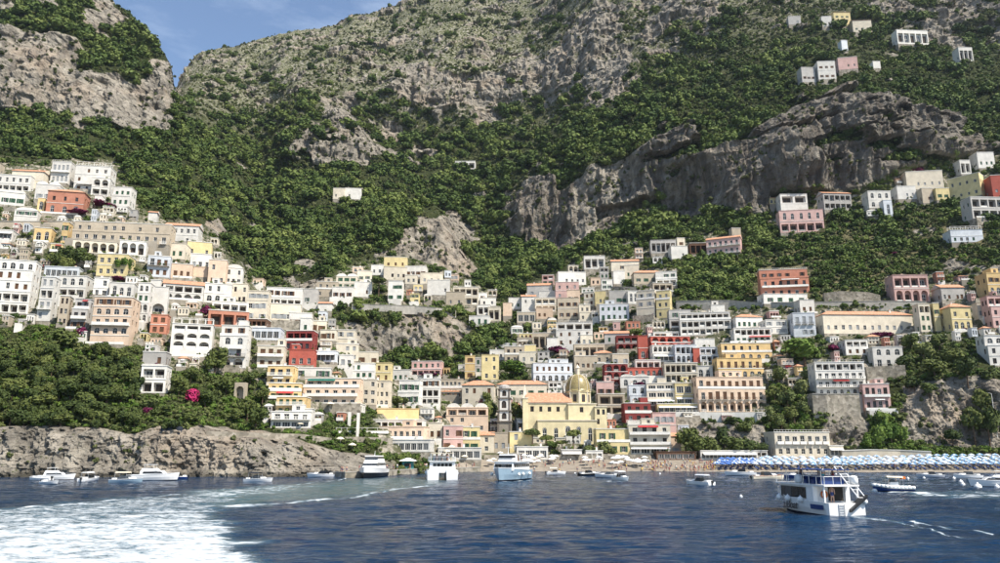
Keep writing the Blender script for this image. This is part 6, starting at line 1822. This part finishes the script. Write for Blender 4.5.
def rib():
    o, p = boat_root(893, 491.2, 168, 'inflatable_speedboat', 'white inflatable speedboat with cream canopy throwing a long white wake')
    L, B = 6.4, 2.4
    hull_part(o, 'hull', L, B * .8, .55, 'gel_navy', 'antifoul', .4, .5, 2.2)
    for s in (1, -1):
        mb = MB(); pts = []
        for t in np.linspace(0, 1, 12):
            pts.append((-L / 2 + L * t, s * (B / 2 * (1 - max(0, (t - .5) / .5) ** 2.4 * .98)), .62 + .42 * t * t))
        for a, b in zip(pts, pts[1:]): mb.tube(a, b, .27, .27 if b != pts[-1] else .2, 'rubber_white', 8)
        mb.build('tube', o, True)
    slab(o, 'console', -.9, .7, 1.2, 1.0, .5, 1.5, 'gel_white', 0, .3, .9); slab(o, 'windscreen', -.4, .65, 1.1, .9, 1.5, 2.0, 'window_glass', .2, .45, .9)
    mb = MB(); mb.rings([[(-1.6, -.95, 2.25), (-1.6, -.5, 2.45), (-1.6, .5, 2.45), (-1.6, .95, 2.25)], [(.9, -.95, 2.3), (.9, -.5, 2.5), (.9, .5, 2.5), (.9, .95, 2.3)]], 'canvas_cream'); mb.build('canopy', o)
    for x in (-1.5, .8):
        for s in (1, -1): mb = MB(); mb.tube((x, s * .9, .6), (x, s * .9, 2.27), .03, .03, 'chrome', 6); mb.build('canopy_post', o)
    mb = MB(); mb.box(-2.3, -1.2, -.7, .7, .5, .95, 'gel_blue'); mb.build('seat', o); outboard(o, -L / 2, .35); outboard(o, -L / 2, -.35)
    mb = MB(); mb.box(-2.1, -1.4, -.5, .5, 2.0, 2.4, 'canvas_orange'); mb.build('flag', o)
    Mx = Matrix.Rotation(R(168), 3, 'Z'); figure(p + Mx @ Vector((-.6, .3, .62)), 1, 1, 'person in white top steering the inflatable speedboat')
rib()

def yacht():
    o, p = boat_root(371.5, 477.2, -90 - 3, 'motor_yacht', 'motor yacht with dark hull and white raked superstructure lying off the pier')
    L, B = 19, 6.0
    hull_part(o, 'hull', L, B, 2.0, 'gel_black', 'antifoul', .9, .35, 2.3, stripe='gel_white')
    slab(o, 'main_deckhouse', -6.5, 3.6, 5.0, 3.8, 2.1, 3.8, 'gel_white', .3, 1.6, .92)
    slab(o, 'windscreen', -6.2, 2.85, 4.86, 3.86, 3.0, 3.62, 'window_glass', .2, .5, .96)
    slab(o, 'flybridge', -5.6, 1.4, 4.6, 3.8, 3.8, 4.7, 'gel_white', .2, 1.0, .94)
    slab(o, 'bridge_window', -4.5, .9, 4.1, 3.5, 4.7, 5.3, 'window_glass', .2, .6, .96); slab(o, 'hardtop', -4.8, .6, 4.2, 3.7, 5.3, 5.55, 'gel_white', 0, .2, .98)
    rail(o, [(1.5, 2.6, 2.35), (4, 2.2, 2.5), (6.5, 1.4, 2.6), (8.3, .4, 2.7), (8.3, -.4, 2.7), (6.5, -1.4, 2.6), (4, -2.2, 2.5), (1.5, -2.6, 2.35)], .8)
    mb = MB(); mb.tube((-3, 0, 5.5), (-3.4, 0, 6.8), .06, .03, 'gel_white', 6); mb.build('mast', o)
yacht()
def ferry(px, py, head, L, B, label, hullmat, stern_legs=False):
    o, p = boat_root(px, py, head, 'passenger_ferry', label, 'ferry')
    if stern_legs:
        for s in (1, -1):
            g = empty('float', (0, 0, 0)); COL.objects.unlink(g); bpy.data.objects.remove(g)
            mb = MB(); y = s * B * .32
            mb.rings([[(x, y - w, -.5), (x, y + w, -.5), (x, y + w * 1.1, 2.2), (x, y - w * 1.1, 2.2)] for x, w in ((-L / 2, B * .18), (L * .2, B * .18), (L * .4, B * .10), (L * .5, .08))], hullmat); mb.build('hull_float', o)
        mb = MB(); mb.box(-L / 2 + .6, L * .36, -B * .46, B * .46, 1.6, 2.3, hullmat); mb.build('bridge_deck', o)
        zb = 2.3
    else:
        hull_part(o, 'hull', L, B, 2.3, hullmat, 'antifoul', .9, .3, 2.4, .96); zb = 2.3
    dh = slab(o, 'saloon', -L * .40, L * .30, B * .88, B * .74, zb, zb + 1.9, 'gel_white', 0, .8, .98)
    n = 8
    for k in range(n):
        x0 = -L * .38 + k * L * .64 / n; x1 = x0 + L * .64 / n * .78
        f0 = (x0 + L * .40) / (L * .70); yy = (B * .44 * (1 - f0) + B * .37 * f0) * .99 + .03
        for s in (1, -1): mb = MB(); mb.box(x0, x1, s * yy - .03, s * yy + .03, zb + .75, zb + 1.5, 'window_glass'); mb.build('window', dh)
    for e, x in ((1, L * .30 - .25), (-1, -L * .40 - .03)):
        m = 5
        for k in range(m):
            y0 = -B * .33 + k * B * .66 / m; mb = MB(); mb.box(x - .03 if e < 0 else x - .25, x + .03 if e < 0 else x + .12, y0 + .06, y0 + B * .66 / m - .06, zb + .75, zb + 1.5, 'window_glass'); mb.build('window', dh)
    mb = MB(); mb.box(-L * .43, L * .27, -B * .46, B * .46, zb + 1.903, zb + 2.05, 'gel_white'); mb.build('upper_deck', o)
    wh = slab(o, 'wheelhouse', L * .02, L * .20, B * .62, B * .55, zb + 2.05, zb + 3.7, 'gel_white', 0, .5, .94)
    slab(wh, 'wheelhouse_window', L * .10, L * .20 + .02, B * .60, B * .53, zb + 2.85, zb + 3.4, 'window_glass', 0, .2, .98)
    mb = MB(); mb.box(-L * .40, L * .0, -B * .40, B * .40, zb + 3.9, zb + 4.0, 'canvas_cream'); mb.build('sunshade', o)
    for x in (-L * .39, -L * .2, -.1):
        for s in (1, -1): mb = MB(); mb.tube((x, s * B * .38, zb + 2.05), (x, s * B * .38, zb + 3.9), .05, .05, 'gel_white', 6); mb.build('post', o)
    for s in (1, -1): rail(o, [(x * L, s * B * .45, zb + 2.05) for x in (-.42, -.3, -.18, -.06, .06)], 1.0, 'gel_white', .03)
    rail(o, [(-L * .425, y * B, zb + 2.05) for y in (-.44, -.2, 0, .2, .44)], 1.0, 'gel_white', .03)
    mb = MB(); mb.tube((L * .08, 0, zb + 3.7), (L * .05, 0, zb + 6.2), .08, .04, 'gel_white', 6); mb.tube((L * .06, -.8, zb + 5.2), (L * .06, .8, zb + 5.2), .04, .04, 'gel_white', 6); mb.build('mast', o)
    for s in (1, -1):
        for x in (-L * .3, 0, L * .2): fender(o, x, s * (B * .5 + .1), 1.4, .38)
    Mx = Matrix.Rotation(R(head), 3, 'Z')
    for k in range(7): figure(p + Mx @ Vector((-L * .38 + k * L * .055, (k % 3 - 1) * 1.3, zb + 2.06)), k % 3, k, WHO[k % 3] + ' on a ferry deck')
ferry(441, 478.6, 97, 17, 7.2, 'white catamaran ferry with cream sunshade backing off the pier', 'gel_white', True)
ferry(510, 480.2, -108, 18, 6.4, 'passenger ferry with pale blue hull and white decks heading out from the beach', 'gel_blue')

def motorboat(px, py, head, L, label, hullmat='gel_white', top='bimini', canvas='awning_white', group=None, cabin=True):
    o, p = boat_root(px, py, head, 'motorboat', label, 'boat', group)
    B = L * .34; fb = .16 * L * .62
    hull_part(o, 'hull', L, B, fb, hullmat, 'antifoul', .3, .4, 2.2)
    if cabin:
        slab(o, 'cabin', -L * .05, L * .30, B * .66, B * .42, fb * 1.0, fb + .42 * L / 6, 'gel_white', .1, .7, .85)
        slab(o, 'windscreen', -L * .16, L * .12, B * .74, B * .62, fb + .12 * L / 6, fb + .75 * L / 6, 'window_glass', .05, .8, .85)
    mb = MB(); mb.box(-L * .42, -L * .30, -B * .36, B * .36, fb * .7, fb + .35, 'awning_white'); mb.build('seat', o)
    if top:
        z = fb + 1.5 * L / 7; mb = MB()
        mb.rings([[(x, -B * .40, z - .1), (x, -B * .2, z + .08), (x, B * .2, z + .08), (x, B * .40, z - .1), (x, B * .38, z - .16), (x, -B * .38, z - .16)] for x in (-L * .34, L * .04)], canvas); mb.build('canopy', o)
        for x in (-L * .33, L * .03):
            for s in (1, -1): mb = MB(); mb.tube((x, s * B * .38, fb), (x, s * B * .38, z - .1), .03, .03, 'chrome', 5); mb.build('canopy_post', o)
    outboard(o, -L / 2)
    rail(o, [(L * .1, B * .42, fb), (L * .3, B * .3, fb * 1.1), (L * .44, .05, fb * 1.25), (L * .3, -B * .3, fb * 1.1), (L * .1, -B * .42, fb)], .3)
    return o
def cruiser(px, py, head, L, label, group=None, hullmat='gel_white'):
    o, p = boat_root(px, py, head, 'cabin_cruiser', label, 'boat', group)
    B = L * .30; fb = L * .11
    hull_part(o, 'hull', L, B, fb, hullmat, 'antifoul', .4, .4, 2.2)
    slab(o, 'deckhouse', -L * .26, L * .26, B * .78, B * .5, fb, fb + L * .085, 'gel_white', .1, L * .10, .88)
    slab(o, 'side_window', -L * .20, L * .20, B * .785, B * .54, fb + L * .03, fb + L * .068, 'window_glass', .1, L * .06, .93)
    slab(o, 'flybridge', -L * .24, L * .08, B * .66, B * .56, fb + L * .085, fb + L * .13, 'gel_white', .1, L * .05, .9)
    mb = MB(); mb.box(-L * .20, L * .02, -B * .3, B * .3, fb + L * .20, fb + L * .208, 'awning_white'); mb.build('hardtop', o)
    for x in (-L * .18, 0):
        for s in (1, -1): mb = MB(); mb.tube((x, s * B * .28, fb + L * .12), (x, s * B * .28, fb + L * .20), .03, .03, 'gel_white', 5); mb.build('hardtop_post', o)
    rail(o, [(L * .05, B * .46, fb), (L * .25, B * .36, fb * 1.15), (L * .45, .08, fb * 1.3), (L * .25, -B * .36, fb * 1.15), (L * .05, -B * .46, fb)], .5)
    return o
G = 'boats moored under the sea cliff'
cruiser(55, 480, 8, 9, 'small white cruiser moored behind a low dinghy under the cliff', G)
motorboat(40, 480.5, 175, 5.5, 'low white open boat beside the small cruiser', top=None, group=G, cabin=False)
motorboat(50, 484, -20, 4.6, 'white dinghy lying outside the small cruiser', top=None, group=G, cabin=False)
motorboat(90, 481.2, 84, 6.4, 'white cabin boat seen stern on under the cliff', top='bimini', group=G)
motorboat(127, 483, -6, 7.2, 'blue sided motorboat with pale canopy beside the white cruiser', 'gel_blue', canvas='canvas_cream', group=G)
cruiser(154, 480.5, 3, 11.5, 'largest white cabin cruiser moored under the cliff', G)
motorboat(176, 479, 190, 5.5, 'dark launch astern of the large cruiser', 'gel_navy', top=None, group=G)
motorboat(259, 482.2, -12, 6.6, 'white motorboat with black canopy off the cliff path', canvas='gel_black')
motorboat(321, 477.3, 184, 7.5, 'long white open launch with people along the pier', top=None)
motorboat(300, 476.2, 176, 5.6, 'low white rowing boat near the pier end', top=None, cabin=False)
motorboat(556, 474.5, 8, 6, 'small white boat with yellow canopy beside the ferry', canvas='canvas_cream')
motorboat(590, 476, 20, 6.8, 'dark hulled motorboat off the shingle beach', 'gel_black', canvas='gel_black')
motorboat(607, 477.4, 170, 6.4, 'white open boat nosing the blue white boat', top=None)
motorboat(622, 481, -75, 7.0, 'white boat with blue reflected bow off the beach', 'gel_white', canvas='gel_white')
motorboat(699, 485.2, 125, 6.6, 'white boat with arched roll bar heading for the beach', canvas='gel_grey')
motorboat(740, 475.6, 178, 8.6, 'slim white speedboat running along the beach', top=None)
o_ = motorboat(768, 479.6, 4, 8.2, 'wooden launch with cream hull and varnished rail', 'canvas_cream', top=None)
motorboat(798, 478.4, 182, 7.4, 'dark blue boat behind the excursion boat', 'gel_navy', canvas='canvas_navy')
motorboat(930, 477.5, 174, 6.6, 'low grey motorboat moored off the umbrellas', 'gel_grey', top=None)
motorboat(967, 478.4, 186, 7.4, 'long low white motorboat moored off the umbrellas', top=None)
cruiser(996, 487, 170, 9.5, 'white cruiser with flybridge moored off the umbrellas')
def buoys():
    mb = MB(); mb.lathe([(.03, -.3), (.28, -.2), (.36, .02), (.28, .26), (.1, .36), (.05, .5)], 'rubber_white', 10); me = mb.mesh('buoy', True)
    for x, y, s in ((875, 491, 1.2), (908, 479, 1), (924, 478.5, 1), (954, 479, 1.2), (961, 482.5, 1.3), (963, 485, 1.2), (978, 488, 2.0), (997, 487.5, 1.3), (741, 497, .7), (836, 474.5, .8), (660, 474, .8), (575, 473.5, .7)):
        tag(put(me, 'mooring_buoy', None, sea_hit(x, y), 0, (s, s, s)), 'small white mooring buoy floating off the beach', 'buoy', 'white mooring buoys')
buoys()

scatter_all()

# ------------------------------------------------------------------ sea haze
def haze():
    mb = MB(); mb.box(-1900, 1900, -60, 1750, -12, 1120, 'haze_air')
    o = mb.build('haze'); tag(o, 'thin blue summer haze over the bay and mountain', 'haze', kind='stuff')
hm = bpy.data.materials.new('haze_air'); hm.use_nodes = True; MATS['haze_air'] = hm
hn, hl = hm.node_tree.nodes, hm.node_tree.links
for n_ in list(hn):
    if n_.type != 'OUTPUT_MATERIAL': hn.remove(n_)
pv = hn.new('ShaderNodeVolumePrincipled'); pv.inputs['Color'].default_value = (.72, .84, 1, 1); pv.inputs['Density'].default_value = .00003; pv.inputs['Anisotropy'].default_value = .2
hl.new(pv.outputs[0], [n_ for n_ in hn if n_.type == 'OUTPUT_MATERIAL'][0].inputs['Volume'])
haze()
